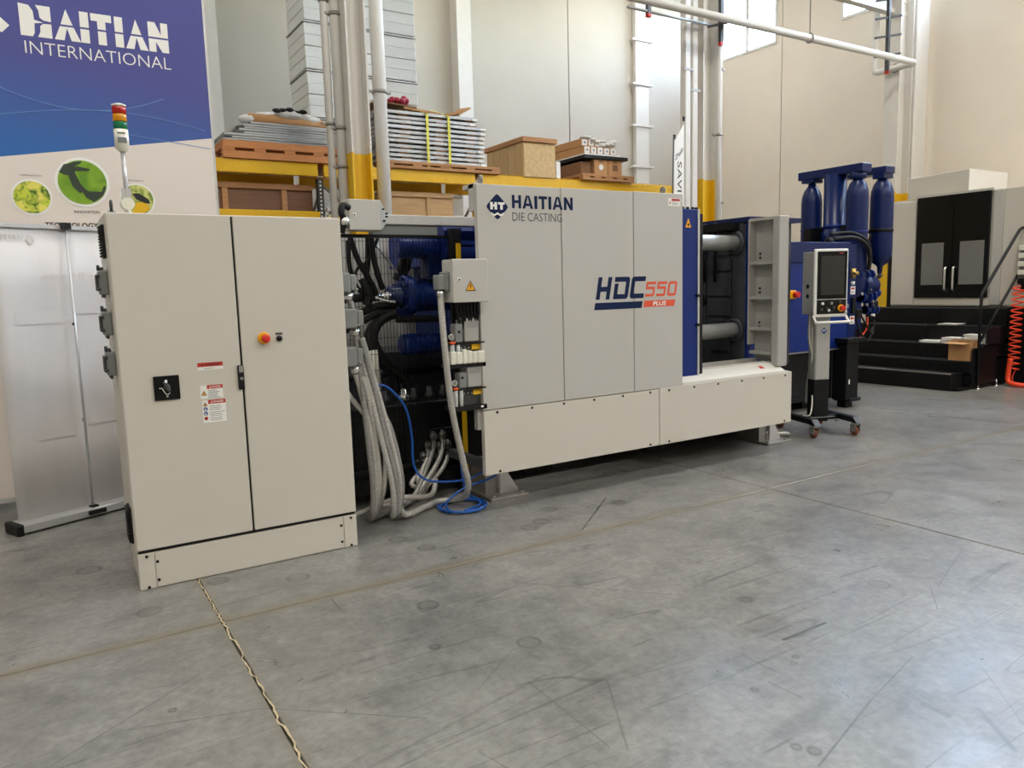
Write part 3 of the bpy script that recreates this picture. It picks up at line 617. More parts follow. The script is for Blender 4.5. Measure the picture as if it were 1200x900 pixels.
def frame(x0, x1, y0, y1, z, h, label, group, rot=0.0, mt='galvanised', clip=True):
    t = thing('metal_frame', label, 'frame', ((x0 + x1) / 2, (y0 + y1) / 2, z), group)
    R_ = Matrix.Translation(((x0 + x1) / 2, (y0 + y1) / 2, 0)) @ Matrix.Rotation(rot, 4, 'Z') @ Matrix.Translation((-(x0 + x1) / 2, -(y0 + y1) / 2, 0))
    b = MB().box(x0, x1, y0, y0 + .006, z, z + h).box(x0, x1, y0, y0 + .05, z + h - .006, z + h).box(x0, x1, y0, y0 + .05, z, z + .006)
    b.box(x0, x1, y1 - .006, y1, z, z + h).box(x0, x0 + .04, y0 + .05, y1, z, z + h).box(x1 - .04, x1, y0 + .05, y1, z + h * .3, z + h).xf(R_).build('side_rail', mt, t)
    b = MB().box(x0, x1, y0 + .05, y1 - .05, z + h * .55, z + h * .62).xf(R_).build('sheet', 'silver', t)
    if clip:
        for x in (x0, x1 - .09): MB().box(x, x + .09, y0 - .008, y0 + .07, z - .001, z + h * .72).xf(R_).build('corner_bracket', 'dark_grey' if x == x0 else 'white', t)
    return t
z = RZ + .235
for k, (a, h) in enumerate(((2.10, .034), (2.12, .034), (2.11, .034), (2.28, .036), (2.30, .034), (2.29, .036), (2.38, .034), (2.46, .034))):
    frame(a, 3.80, 9.92 + k * .02, 10.9, z, h - .007, 'flat grey metal frame, %s in the low pile on the orange pallet' % from_top(k, 8), 'metal frames in the low pile', rot=(.0, -.01, .012, -.008, .02, .0, -.012, .015)[k], clip=k in (1, 3, 5)); z += h
t = thing('wrapped_bundle', 'beige bundle wrapped in clear film on top of the low frame pile', 'bundle', (2.95, 10.3, z))
MB().lathe([(.03, 0), (.07, .03), (.075, .5), (.06, 1.0), (.02, 1.06)], (2.45, 10.2, z + .055), 'x', 12).build('roll', 'cardboard', t)
bm_ = MB(); rr = random.Random(3)
for k in range(12): bm_.ball((2.5 + .09 * k, 10.3 + rr.uniform(-.12, .12), z + .05 + .09 * math.sin(k * .29)), .12, 8, 6, (1.2, 1, .55))
bm_.build('film_cover', 'film', t)
m = MB()
for k in range(5): m.ball((2.82 + .085 * k, 10.1 + .02 * (k % 2), z + .165 + .012 * (k % 3)), .05, 8, 5, (1.2, .8, .6))
m.build('black_fitting', 'rubber', t)
z = RZ + .12; nl = 11
for k in range(nl):
    dx = rr.uniform(-.03, .03)
    frame(4.12 + dx, 5.80 + dx - (.12 if k > 8 else 0), 9.94 + rr.uniform(-.02, .02), 10.85, z, .043, 'flat galvanised frame, %s in the tall pile with yellow straps' % from_top(k, nl), 'galvanised frames in the tall strapped pile', rot=rr.uniform(-.008, .008), clip=True)
    z += .044
    if k < nl - 1:
        for q, x in enumerate((4.45, 5.0, 5.5)):
            if True: MB_ = MB().box(x + dx, x + .16 + dx, 9.95, 10.8, z, z + .0195); single('spacer_block', MB_, 'cardboard_dark', 'brown cardboard %s spacer under the frame %s in the tall strapped pile' % (('left', 'middle', 'right')[q], from_top(k + 1, nl)), 'spacer', 'cardboard spacers in the tall pile')
        z += .02
zt = z
for x, lab in ((4.86, 'left'), (5.20, 'right')):
    single('load_strap', MB().box(x - .02, x + .02, 9.90, 9.903, RZ + .03, zt - .02).add([(x - .02, 9.90, zt - .02), (x + .02, 9.90, zt - .02), (x - .13, 10.15, zt + .1), (x - .17, 10.15, zt + .1), (x - .02, 9.903, zt - .02), (x + .02, 9.903, zt - .02), (x - .13, 10.153, zt + .103), (x - .17, 10.153, zt + .103)], [(0, 1, 2, 3), (4, 5, 6, 7), (0, 1, 5, 4), (2, 3, 7, 6), (1, 2, 6, 5), (0, 3, 7, 4)]), 'strap', '%s yellow strap round the tall pile of frames' % lab, 'strap')
def sheetpile(pts, m, label, name, cat): return single(name, MB().add(pts, [(0, 1, 2, 3), (4, 7, 6, 5), (0, 4, 5, 1), (1, 5, 6, 2), (2, 6, 7, 3), (3, 7, 4, 0)]), m, label, cat)
def slab8(x0, x1, y0, y1, za, zb, th): return [(x0, y0, za), (x1, y0, zb), (x1, y1, zb + .05), (x0, y1, za + .05), (x0, y0, za + th), (x1, y0, zb + th), (x1, y1, zb + .05 + th), (x0, y1, za + .05 + th)]
sheetpile(slab8(4.55, 5.12, 9.98, 10.8, zt + .04, zt, .03), 'cardboard', 'loose cardboard flap between the straps on top of the tall pile', 'cardboard_sheet', 'cardboard')
sheetpile(slab8(4.15, 4.75, 9.98, 10.8, zt + .10, zt + .06, .02), 'cardboard_dark', 'dark cardboard under the pink wrap on the tall pile', 'cardboard_sheet', 'cardboard')
sheetpile(slab8(5.18, 5.48, 9.98, 10.7, zt, zt + .06, .03), 'cardboard', 'bent cardboard piece right of the right strap on the tall pile', 'cardboard_sheet', 'cardboard')
sheetpile(slab8(5.40, 5.60, 9.96, 10.3, zt + .02, zt + .13, .025), 'cardboard', 'cardboard corner sticking up at the right end of the tall pile', 'cardboard_sheet', 'cardboard')
m = MB()
for k in range(26): m.ball((4.28 + rr.uniform(0, .36), 10.1 + rr.uniform(-.1, .1), zt + .14 + rr.uniform(0, .05)), rr.uniform(.025, .05), 7, 5)
single('pink_wrap', m, 'pink_wrap', 'crumpled dark pink plastic wrap on top of the tall frame pile', 'wrap')
# crates under the beam
def crate(x0, x1, y0, y1, z0, z1, label, m, bm, bats):
    t = thing('wooden_crate', label, 'crate', ((x0 + x1) / 2, (y0 + y1) / 2, z0)); MB().box(x0, x1, y0, y1, z0, z1).build('crate_wall', m, t)
    for x in bats: MB().box(x - .035, x + .035, y0 - .025, y0, z0, z1 - .07).build('batten', bm, t, bev=.003)
    MB().box(x0, x1, y0 - .028, y0, z1 - .07, z1).build('top_rail', bm, t, bev=.003); return t
crate(1.9, 3.22, 10.1, 10.9, 2.68, 3.02, 'long brown crate with pale battens under the left rack beam', 'crate_brown', 'wood', (2.1, 2.84))
crate(4.2, 5.32, 10.1, 10.9, 2.63, 3.0, 'long tan crate with one batten under the tall frame pile', 'crate_tan', 'crate_tan', (4.92,))
single('white_carton', MB().box(5.34, 5.60, 10.3, 10.8, 2.63, 2.98), 'white', 'white carton right of the tan crate under the rack beam', 'box', bev=.01)
# plywood crate on top
t = thing('plywood_crate', 'tall plywood crate with overhanging lid standing on the rack', 'crate', (6.76, 10.4, RZ + .017))
z0, z1 = RZ + .017, 3.80
MB().box(6.47, 7.05, 9.92, 11.0, z0, z1).build('crate_body', 'plywood', t); MB().box(6.47, 7.05, 9.905, 9.92, z0, z1).build('front_board', 'osb', t)
for k in range(5): MB().box(6.455, 6.47, 9.92 + k * .216, 10.13 + k * .216, z0, z1).build('side_board', 'plywood', t, bev=.003)
MB().box(6.43, 7.08, 9.87, 11.04, z1, z1 + .075).build('lid', 'wood', t, bev=.006)
# long cartons and bars on the right
pallet(7.55, 8.62, 9.85, 11.0, RZ + .017, 'wooden pallet under the long brown cartons', 'wood', h=.1)
z = RZ + .117
for k, (x0, x1) in enumerate(((7.82, 8.10), (8.11, 8.40))):
    t = thing('long_carton', ('left', 'right')[k] + ' of two long brown cartons lying end-on on the pallet', 'box', ((x0 + x1) / 2, 10.5, z))
    MB().box(x0, x1, 9.9, 11.4, z, z + .24).build('carton', 'cardboard', t, bev=.005); m = MB(); flat(m, disc((x0 + x1) / 2 - .0, z + .12, .045) if k == 0 else rect(x0 + .09, x1 - .09, z + .07, z + .17), FY(9.898)); m.build('end_label', 'white' if k == 0 else 'cardboard_dark', t)
    m = MB(); flat(m, rect(x0 + .1, x1 - .1, z + .195, z + .225), FY(9.898)); m.build('hand_hole', 'cardboard_dark', t)
single('side_carton', MB().box(7.60, 7.80, 9.96, 11.4, z, z + .2), 'cardboard_dark', 'dark brown carton lying left of the two long cartons', 'box', bev=.006)
zb = z + .242
single('black_plank', MB().box(7.60, 8.50, 9.86, 11.4, zb, zb + .055), 'black', 'black plank lying across the two long cartons', 'plank', bev=.004)
zb += .057
single('white_foam_sheet', MB().box(7.62, 8.36, 9.88, 11.4, zb, zb + .022), 'white', 'thin white foam sheet on the black plank', 'sheet'); zb += .0235
n = 0
for r_, cnt in ((0, 5), (1, 5)):
    for k in range(cnt):
        x0 = 7.63 + k * .135; zz = zb + r_ * .125 + .0; top = r_ == 1
        if top and k > 2: continue
        t = thing('wrapped_bar', 'brown wrapped bar with white end, %s of the %s layer over black plank' % (['leftmost', 'second from left', 'middle' if not top else 'right end', 'second from right', 'rightmost'][k], 'upper' if top else 'lower'), 'bar', (x0 + .06, 10.6, zz), '%s layer of wrapped bars' % ('upper' if top else 'lower'))
        y0 = 9.93 + (.06 if top else 0); MB().box(x0, x0 + .128, y0, y0 + 1.5, zz, zz + .12).build('wrapping', 'cardboard', t, bev=.006)
        MB().box(x0 + .01, x0 + .118, y0 - .012, y0, zz + .012, zz + .108).build('end_cap', 'white', t, bev=.004); m = MB(); flat(m, disc(x0 + .064, zz + .06, .022, n=12), FY(y0 - .0135)); m.build('end_hole', 'dull_steel', t)
m = MB()
for k in range(9): m.ball((7.72 + .07 * k, 10.02 + .03 * math.sin(k * 2), zb + .27 - .014 * k + .02 * math.sin(k * 1.7)), .055, 8, 5, (1.4, 1.6, .5))
for k in range(4): m.ball((8.05 + .08 * k, 9.98, zb + .16 + .02 * k), .05, 8, 5, (1.3, 1.2, .8))
single('clear_film', m, 'film', 'crumpled clear film over the right end of the wrapped bars', 'film')
single('white_post', MB().box(7.10, 7.18, 9.95, 10.05, RZ + .017, 3.55), 'white', 'short white post between the plywood crate and the long cartons', 'post')
# stacked duct
t = thing('air_duct', 'tall stacked pale metal duct behind the near column', 'duct', (4.8, 12.5, 0))
for k in range(14):
    z0 = 4.69 - 7 * .725 + k * .725 + .387; o = .0
    if z0 < 0 or z0 + .7 > ZC: continue
    x0 = 3.86 - .012 * (k % 2)
    q = MB()
    for j in range(4): q.box(x0, 5.73, 12.0 + (.012 if j % 2 else 0), 12.9, z0 + j * .172, z0 + j * .172 + .168)
    q = q.build('duct_section', 'foam_white', t, bev=.008); MB().box(x0 - .02, 5.745, 11.99, 12.91, z0 + .69, z0 + .706).build('flange', 'galvanised', q); MB().box(x0 + .02, 5.71, 12.02, 12.88, z0 + .706, z0 + .725).build('joint_strip', 'dark_grey', q)
# ------------------------------------------------------------------ tall electrical cabinet
CY = 4.475
t = thing('electrical_cabinet', 'tall cream double-door electrical cabinet with red emergency button and warning labels', 'cabinet', (.96, 4.75, 0))
cab = t
MB().box(.33, 1.59, 4.50, 5.0, .205, 2.05).build('cabinet_body', 'cream', t, bev=.006)
MB().box(.34, 1.58, 4.486, 4.50, .207, 2.04).build('door_seal', 'rubber', t)
dl = MB().box(.333, .951, CY, 4.493, .224, 2.047).build('door', 'cream', t, bev=.006, seg=2)
dr = MB().box(.962, 1.587, CY, 4.493, .224, 2.047).build('door', 'cream', t, bev=.006, seg=2)
MB().box(.345, 1.575, CY + .012, 4.98, 0, .205).build('plinth', 'cream', t)
p = FY(CY - .0015)
MB().box(.419, 1.50, CY + .004, CY + .012, .004, .200).build('plinth_panel', 'cream', t, bev=.003)
for x0, x1 in ((.333, .416), (1.503, 1.587)): MB().box(x0, x1, CY + .004, 4.55, 0, .202).build('plinth_corner', 'cream', t, bev=.004)
for x, z in ((.378, .188), (.43, .15), (.43, .045), (.378, .012), (1.55, .188), (1.485, .15), (1.485, .045), (1.545, .012)): MB().cyl((x, CY + .006, z), (x, CY - .001, z), .008, n=10).build('screw', 'black', t)
# door furniture
h = MB().box(.928, .962, CY - .016, CY, 1.065, 1.205).build('swing_handle', 'black', dl, bev=.005, seg=2)
MB().box(.935, .958, CY - .019, CY - .016, 1.165, 1.203).cyl((.946, CY - .019, 1.13), (.946, CY - .022, 1.13), .009, n=12).build('handle_lock', 'steel', dl)
MB().box(.487, .617, CY - .012, CY, 1.045, 1.178).build('switch_plate', 'black_gloss', dl, bev=.003)
MB().bar((.540, CY - .022, 1.150), (.562, CY - .022, 1.092), .020, .018, (0, 1, 0)).cyl((.552, CY - .012, 1.118), (.552, CY - .02, 1.118), .017, n=16).build('rotary_lever', 'dark_grey', dl, bev=.004)
m = MB(); pp = FY(CY - .0135); flat(m, rect(.541, .553, 1.142, 1.158), FY(CY - .0345))
for q in (((.513, 1.112), (.527, 1.112), .004), ((.527, 1.112), (.540, 1.085), .004), ((.540, 1.085), (.552, 1.072), .004), ((.552, 1.072), (.566, 1.086), .003), ((.545, 1.064), (.556, 1.064), .003)):
    (a, b, w) = q; dx, dz = b[0] - a[0], b[1] - a[1]; L = math.hypot(dx, dz); nx, nz = -dz / L * w / 2, dx / L * w / 2
    flat(m, [(a[0] + nx, a[1] + nz), (b[0] + nx, b[1] + nz), (b[0] - nx, b[1] - nz), (a[0] - nx, a[1] - nz)], pp)
m.build('switch_mark', 'ink_white', dl)
def stripes(m, x0, x1, zs, h, pl):
    r_ = random.Random(int(x0 * 1000 + zs[0] * 777))
    for z in zs: flat(m, rect(x0, x0 + (x1 - x0) * r_.uniform(.55, 1), z, z + h), pl)
def sticker(parent, x0, x1, z0, z1, y, red=None, word_=None, lines=(), tri=(), dots=(), bands=True):
    P0, P1, P2 = FY(y), FY(y - .0008), FY(y - .0016)
    m = MB(); flat(m, rect(x0, x1, z0, z1), P0); s = m.build('warning_label', 'ink_white', parent)
    if red:
        m = MB(); flat(m, rect(*red), P1); m.build('label_band', 'ink_red', s)
        if word_:
            m = MB(); cx = (red[0] + red[1]) / 2; w = (red[1] - red[0]); hh = red[3] - red[2]
            text(m, word_, cx - w * .22, cx + w * .38, red[2] + hh * .25, red[3] - hh * .25, P2, .02); flat(m, [(cx - w * .36, red[2] + hh * .2), (cx - w * .26, red[2] + hh * .2), (cx - w * .31, red[3] - hh * .2)], P2); m.build('label_word', 'ink_white' if bands else 'ink_black', s)
    if lines:
        m = MB(); stripes(m, lines[0], lines[1], lines[2], .0028, P1); m.build('label_text', lines[3] if len(lines) > 3 else 'ink_grey', s, kind='stuff')
    for (cx, cz, r) in tri:
        m = MB(); flat(m, [(cx - r, cz - r * .8), (cx + r, cz - r * .8), (cx, cz + r)], P1); m.build('warning_triangle', 'ink_black', s)
        m = MB(); flat(m, [(cx - r * .7, cz - r * .62), (cx + r * .7, cz - r * .62), (cx, cz + r * .66)], P2); m.build('triangle_fill', 'amber', s)
        m = MB(); flat(m, rect(cx - r * .12, cx + r * .12, cz - r * .45, cz + r * .3), FY(y - .0024)); m.build('triangle_sign', 'ink_black', s)
    for (cx, cz, r, c) in dots:
        m = MB(); flat(m, disc(cx, cz, r, n=16), P1); m.build('round_sign', c, s); m = MB(); flat(m, disc(cx - r * .1, cz - r * .2, r * .45, n=8), P2); m.build('sign_mark', 'ink_white' if c == 'ink_blue' else 'ink_black', s)
    return s
sticker(dl, .718, .852, 1.193, 1.234, CY - .001, (.718, .852, 1.211, 1.234), 'WARNING', (.75, .825, (1.199,)), bands=False)
sticker(dl, .722, .842, 1.030, 1.106, CY - .001, (.758, .842, 1.085, 1.106), 'DANGER', (.762, .838, (1.074, 1.066, 1.058, 1.05, 1.042, 1.034)), tri=((.740, 1.062, .015),))
sticker(dl, .726, .852, .894, 1.022, CY - .001, (.758, .852, 1.0, 1.022), 'DANGER', (.764, .846, (.985, .975, .965, .95, .940, .930, .917, .907)), tri=((.742, .999, .013),), dots=((.742, .972, .0115, 'ink_blue'), (.742, .946, .0115, 'ink_blue'), (.742, .919, .0105, 'ink_red')))
MB().lathe([(.034, 0), (.034, -.014), (.030, -.016)], (1.088, CY, 1.352), 'y', 24).build('button_ring', 'amber', dr)
MB().lathe([(.014, -.014), (.016, -.03), (.023, -.032), (.024, -.044), (.018, -.05), (.004, -.051)], (1.092, CY, 1.350), 'y', 24).build('emergency_button', 'red', dr)
MB().lathe([(.017, 0), (.017, -.01), (.012, -.012), (.012, -.02), (.004, -.021)], (1.177, CY, 1.345), 'y', 20).build('push_button', 'black', dr)
m = MB().box(1.157, 1.198, CY - .002, CY, 1.367, 1.379).build('button_plate', 'dark_grey', dr)
# eye bolts, signal tower
for x, y in ((.374, 4.6), (1.553, 4.6)):
    MB().cyl((x, y, 2.05), (x, y, 2.062), .022, n=14).cyl((x, y, 2.06), (x, y, 2.075), .009, n=8).tube([(x + .0, y + .024 * math.cos(a), 2.095 + .024 * math.sin(a)) for a in [k * math.pi / 8 for k in range(17)]], .0065, 8).build('eye_bolt', 'dull_steel' if x > 1 else 'dark_grey', t)
st = MB().lathe([(.034, 0), (.034, .012), (.016, .016), (.016, .03)], (.463, 4.7, 2.05), 'z', 20).build('signal_tower', 'plastic_white', t, label='red amber and green signal tower')
MB().cyl((.463, 4.665, 2.115), (.463, 4.735, 2.115), .033, n=20).cyl((.463, 4.66, 2.115), (.463, 4.666, 2.115), .012, n=6).build('tilt_joint', 'plastic_white', st)
MB().cyl((.463, 4.7, 2.11), (.463, 4.7, 2.405), .0115, n=12).box(.44, .486, 4.69, 4.71, 2.13, 2.20).build('tower_tube', 'silver', st)
MB().lathe([(.02, 2.395), (.024, 2.405), (.036, 2.412), (.036, 2.51)], (.463, 4.7, 0), 'z', 24).build('tower_base', 'plastic_white', st)
m = MB(); flat(m, rect(.440, .480, 2.483, 2.492), FY(4.6635)); flat(m, rect(.44, .485, 2.435, 2.465), FY(4.6635)); m.build('tower_marking', 'ink_grey', st)
for z, c in ((2.512, 'lens_green'), (2.552, 'lens_amber'), (2.592, 'lens_red')): MB().lathe([(.033, 0), (.035, .003), (.035, .034), (.033, .038)], (.463, 4.7, z), 'z', 24).build('signal_lens', c, st)
MB().lathe([(.036, 2.631), (.036, 2.64), (.02, 2.646)], (.463, 4.7, 0), 'z', 24).build('tower_cap', 'white', st)
# left side: vent and heavy connectors
q = MB().box(.316, .33, 4.60, 4.70, 1.82, 1.995)
for k in range(11): q.box(.304, .318, 4.60, 4.70, 1.826 + k * .0153, 1.834 + k * .0153)
q.build('vent_grille', 'rubber', t)
q = MB().box(.318, .33, 4.56, 4.70, .25, .45)
for k in range(11): q.box(.308, .32, 4.56, 4.70, .256 + k * .0175, .266 + k * .0175)
q.build('vent_grille', 'rubber', t)
for z in (1.625, 1.405, 1.185):
    c = MB().box(.285, .33, 4.63, 4.75, z, z + .13).build('side_connector', 'box_grey', t, bev=.01, seg=2)
    MB().box(.272, .288, 4.65, 4.73, z + .022, z + .108).box(.296, .312, 4.64, 4.74, z - .018, z + .148).build('connector_clip', 'dark_grey', c, bev=.004)
    MB().cyl((.290, 4.69, z + .13), (.290, 4.69, z + .16), .008, n=8).cyl((.290, 4.625, z + .03), (.27, 4.625, z + .03), .009, n=8).cyl((.290, 4.625, z + .10), (.27, 4.625, z + .10), .009, n=8).build('connector_lever', 'dark_grey', c)
# right side junction boxes where the conduits leave
for z, dx in ((1.60, 0), (1.37, .035), (1.125, .02)):
    b = MB().box(1.59, 1.70 + dx, 4.66, 4.78, z, z + .125).box(1.70 + dx, 1.745 + dx, 4.67, 4.77, z + .01, z + .115).build('side_connector', 'box_grey', t, bev=.008)
    MB().box(1.61, 1.63, 4.645, 4.66, z - .012, z + .13).cyl((1.74, 4.664, z + .02), (1.74, 4.655, z + .02), .008, n=8).build('connector_clip', 'steel', b)
    MB().cyl((1.70 + dx, 4.72, z), (1.70 + dx, 4.72, z - .05), .03, n=14).cyl((1.70 + dx, 4.72, z - .015), (1.70 + dx, 4.72, z - .03), .036, n=6).build('cable_gland', 'chrome', b)

# ------------------------------------------------------------------ die casting machine, clamping side
FYM = 4.60
mc = thing('die_casting_machine', 'long grey and blue die casting machine with cream front panels and two chrome tie bars', 'machine', (4.2, 5.6, 0))
t = mc
# black bed
MB().box(1.72, 6.58, 5.30, 6.7, .14, .74).build('machine_bed', 'black_panel', t, bev=.01)
MB().box(1.72, 6.58, 5.24, 5.32, .10, .20).build('bed_ledge', 'black_panel', t)
q = MB()
for k in range(30): q.box(1.78 + k * .03, 1.788 + k * .03, 5.292, 5.30, .24, .72)
q.build('bed_rib', 'black', t, kind='stuff')
MB().box(2.30, 2.75, 5.285, 5.30, .24, .52).build('cover_plate', 'black_panel', t, bev=.004); MB().box(2.1, 2.26, 5.29, 5.30, .60, .63).build('handle_slot', 'black', t)
for x in (2.2, 3.6, 5.0, 6.4): MB().box(x - .15, x + .15, 5.4, 6.6, 0, .14).build('bed_foot', 'black_panel', t)
# front panels
P = []
for x0, x1, z0, z1 in ((2.61, 3.315, .742, 2.315), (3.321, 4.012, .742, 2.318), (4.018, 4.545, .742, 2.322)): P.append(MB().box(x0, x1, FYM, FYM + .045, z0, z1).build('front_panel', 'panel_grey', t, bev=.003))
L0 = MB().box(2.61, 4.281, FYM, FYM + .045, .265, .736).build('lower_panel', 'cream', t, bev=.003)
L1 = MB().box(4.287, 5.955, FYM, FYM + .045, .265, .742).build('lower_panel', 'cream', t, bev=.003)
MB().box(2.62, 4.54, FYM + .045, FYM + .06, .28, 2.30).build('panel_backing', 'dark_grey', t)
MB().prism([(FYM, .742), (FYM + .045, .742), (4.86, .742), (4.86, .835), (4.74, .835), (FYM + .004, .765)], 'yz', 4.55, 5.86).add([(5.86, FYM + .004, .765), (5.86, 4.74, .835), (5.86, 4.86, .835), (5.955, FYM + .004, .745), (5.955, 4.80, .76), (5.955, 4.86, .76), (5.86, FYM, .742), (5.955, FYM, .742), (5.955, 4.86, .742), (5.86, 4.86, .742)], [(0, 1, 4, 3), (1, 2, 5, 4), (0, 3, 7, 6), (3, 4, 5, 8, 7), (2, 9, 8, 5), (6, 7, 8, 9)]).build('sill_cover', 'sill_white', t)
MB().box(2.61, 2.66, FYM + .045, 4.72, 2.135, 2.325).box(2.61, 4.545, FYM + .045, 4.80, 2.29, 2.322).build('top_return', 'panel_grey', t, bev=.003)
MB().box(5.91, 5.955, FYM + .045, 5.2, .265, .742).build('end_panel', 'cream', t)
for x in (2.62, 4.2, 5.8): MB().box(x, x + .06, FYM + .06, 5.30, .30, .36).build('panel_bracket', 'dark_grey', t)
for x, z in [(x, .718) for x in (2.72, 3.02, 3.31, 3.60, 3.89, 4.18, 4.39, 4.68, 4.97, 5.27, 5.56, 5.86)] + [(2.73, .285), (4.18, .285), (4.39, .285), (5.86, .285)]: MB().cyl((x, FYM + .002, z), (x, FYM - .004, z), .0095, n=10).build('bolt', 'black', t)
for x in (2.70, 4.42): MB().cyl((x, 4.70, 2.32), (x, 4.70, 2.335), .02, n=12).tube([(x, 4.70 + .024 * math.cos(a), 2.36 + .024 * math.sin(a)) for a in [k * math.pi / 8 for k in range(17)]], .008, 8).cyl((x - .012, 4.70, 2.36), (x + .012, 4.70, 2.36), .012, n=10).build('lifting_eye', 'dull_steel', t)
# lettering on the panels
pl = FY(FYM - .0012); pl2 = FY(FYM - .0022)
m = MB(); flat(m, [(2.683, 2.164), (2.695, 2.182), (2.757, 2.243), (2.771, 2.250), (2.785, 2.243), (2.847, 2.182), (2.859, 2.164), (2.847, 2.146), (2.785, 2.085), (2.771, 2.078), (2.757, 2.085), (2.695, 2.146)], pl); e = m.build('emblem', 'ink_navy', P[0])
m = MB(); word(m, 'HT', 2.714, 2.832, 2.145, 2.195, pl2, .12, .36)
zz = [2.72, 2.744, 2.771, 2.798, 2.822]
for k in range(4):
    a, b = zz[k], zz[k + 1]; za, zb_ = (2.122, 2.108) if k % 2 == 0 else (2.108, 2.122)
    flat(m, [(a, za - .010), (b, zb_ - .010), (b, zb_ + .004), (a, za + .004)], pl2)
m.build('emblem_mark', 'ink_white', e)
m = MB(); word(m, 'HAITIAN', 2.893, 3.425, 2.158, 2.250, pl, .11, .28); m.build('lettering', 'ink_navy', t)
m = MB(); text(m, 'DIE CASTING', 2.893, 3.325, 2.070, 2.130, pl, -.002); m.build('lettering', 'ink_grey', t).data.materials[0] = mat('ink_dark', (70, 72, 78), .55, var=0)
# model number in slanted outline letters
def stroke(m, pts, w, place, sh=0.0, ox=0.0, oz=0.0):
    """open polyline of constant width, mitred, sheared by sh"""
    n = len(pts); L = []; R = []
    for i in range(n):
        p_ = Vector(pts[i]); a = Vector(pts[max(i - 1, 0)]); b = Vector(pts[min(i + 1, n - 1)])
        d1 = (p_ - a).normalized() if i > 0 else (b - p_).normalized(); d2 = (b - p_).normalized() if i < n - 1 else d1
        n1 = Vector((-d1.y, d1.x)); n2 = Vector((-d2.y, d2.x)); mi = (n1 + n2).normalized(); k = w / 2 / max(.35, mi.dot(n1))
        L.append(p_ + mi * k); R.append(p_ - mi * k)
    f = lambda v: (ox + v.x + sh * v.y, oz + v.y)
    for i in range(n - 1): flat(m, [f(L[i]), f(L[i + 1]), f(R[i + 1]), f(R[i])], place)
m = MB(); SH = .19; H_ = .172; w = .038; h = w / 2
def S_(pts, ox, w=w, oz=1.490, mm=None): stroke(mm or m, pts, w, pl, SH, ox, oz)
S_([(h, 0), (h, H_)], 3.628); S_([(.135 - h, 0), (.135 - h, H_)], 3.628); S_([(h, .080), (.135 - h, .080)], 3.628)
def block(polys, ox, mm): 
    for p_ in polys: flat(mm, [(ox + x + SH * z, 1.490 + z) for x, z in p_], pl)
W_ = .150; c_ = .016
block([rect(0, w, w, H_ * .70), [(0, 0), (W_ - c_, 0), (W_, c_), (W_, w), (0, w)], rect(W_ - w, W_, w, H_ - w), [(-.004, H_ - w), (W_, H_ - w), (W_, H_ - c_), (W_ - c_, H_), (-.004, H_)]], 3.797, m)
W_ = .146
block([rect(0, w, w, H_ - w), [(0, w), (0, c_), (c_, 0), (W_, 0), (W_, w)], [(0, H_ - w), (W_, H_ - w), (W_, H_), (c_, H_), (0, H_ - c_)]], 3.965, m)
flat(m, [(3.612, 1.412), (4.092, 1.412), (4.104, 1.466), (3.624, 1.466)], pl)
m.build('lettering', 'ink_navy', t)
m = MB(); w2 = .021; h = w2 / 2; H2 = .118
for ox in (4.127, 4.247): S_([(.0, h), (.082, h), (.092 - h + .006, .02), (.098 - h, .058), (.085, .068), (h, .068), (h, H2 - h), (.104, H2 - h)], ox, w2, 1.500)
S_([(.05, h), (.018, h), (h, .018), (h, H2 - .018), (.018, H2 - h), (.080, H2 - h), (.098 - h, H2 - .018), (.098 - h, .018), (.080, h), (.05, h)], 4.366, w2, 1.500)
flat(m, [(4.112, 1.417), (4.446, 1.417), (4.460, 1.468), (4.123, 1.468)], pl)
m.build('lettering', 'ink_orange', t)
m = MB(); w3 = .009; pl_ = pl; pl = pl2; k = .013; g = .041
text(m, 'PLUS', 4.212, 4.352, 1.425, 1.460, lambda u, w_: (u + .19 * (w_ - 1.425), FYM - .0026, w_), .03)
m.build('lettering', 'ink_white', t); pl = pl_
sticker(P[2], 4.385, 4.518, 2.222, 2.284, FYM - .001, (4.42, 4.512, 2.262, 2.28), None, (4.424, 4.508, (2.252, 2.243, 2.234)), tri=((4.402, 2.25, .012),))
s_ = MB(); flat(s_, [(5.60, 4.664, .796), (5.66, 4.664, .796), (5.64, 4.70, .817), (5.60, 4.70, .817)], lambda *a: a); s_.build('sill_mark', 'ink_red', t)
# feet
for x, y in ((2.93, 4.95), (6.08, 4.98)):
    f_ = MB().box(x - .17, x + .17, y - .16, y + .28, 0, .022).build('machine_foot', 'dull_steel', t, bev=.004)
    MB().box(x - .14, x - .03, y - .02, y + .24, .022, .27).build('foot_block', 'dull_steel', f_)
    for yy in (y - .06, y + .10): MB().prism([(x - .03, .022), (x + .13, .022), (x + .13, .04), (x - .01, .26), (x - .03, .26)], 'xz', yy, yy + .025).build('gusset', 'silver', f_)
    for a, b in ((-.13, -.12), (.13, -.12), (.13, .24)): MB().cyl((x + a, y + b, .022), (x + a, y + b, .036), .02, n=6).build('foot_bolt', 'steel', f_)
MB().tube([(6.0, 5.3, .03), (6.3, 5.0, .05), (6.46, 5.02, .025), (6.52, 5.3, .025), (6.5, 5.55, .03)], .018, 8, 6).build('floor_cable', 'braid', t)

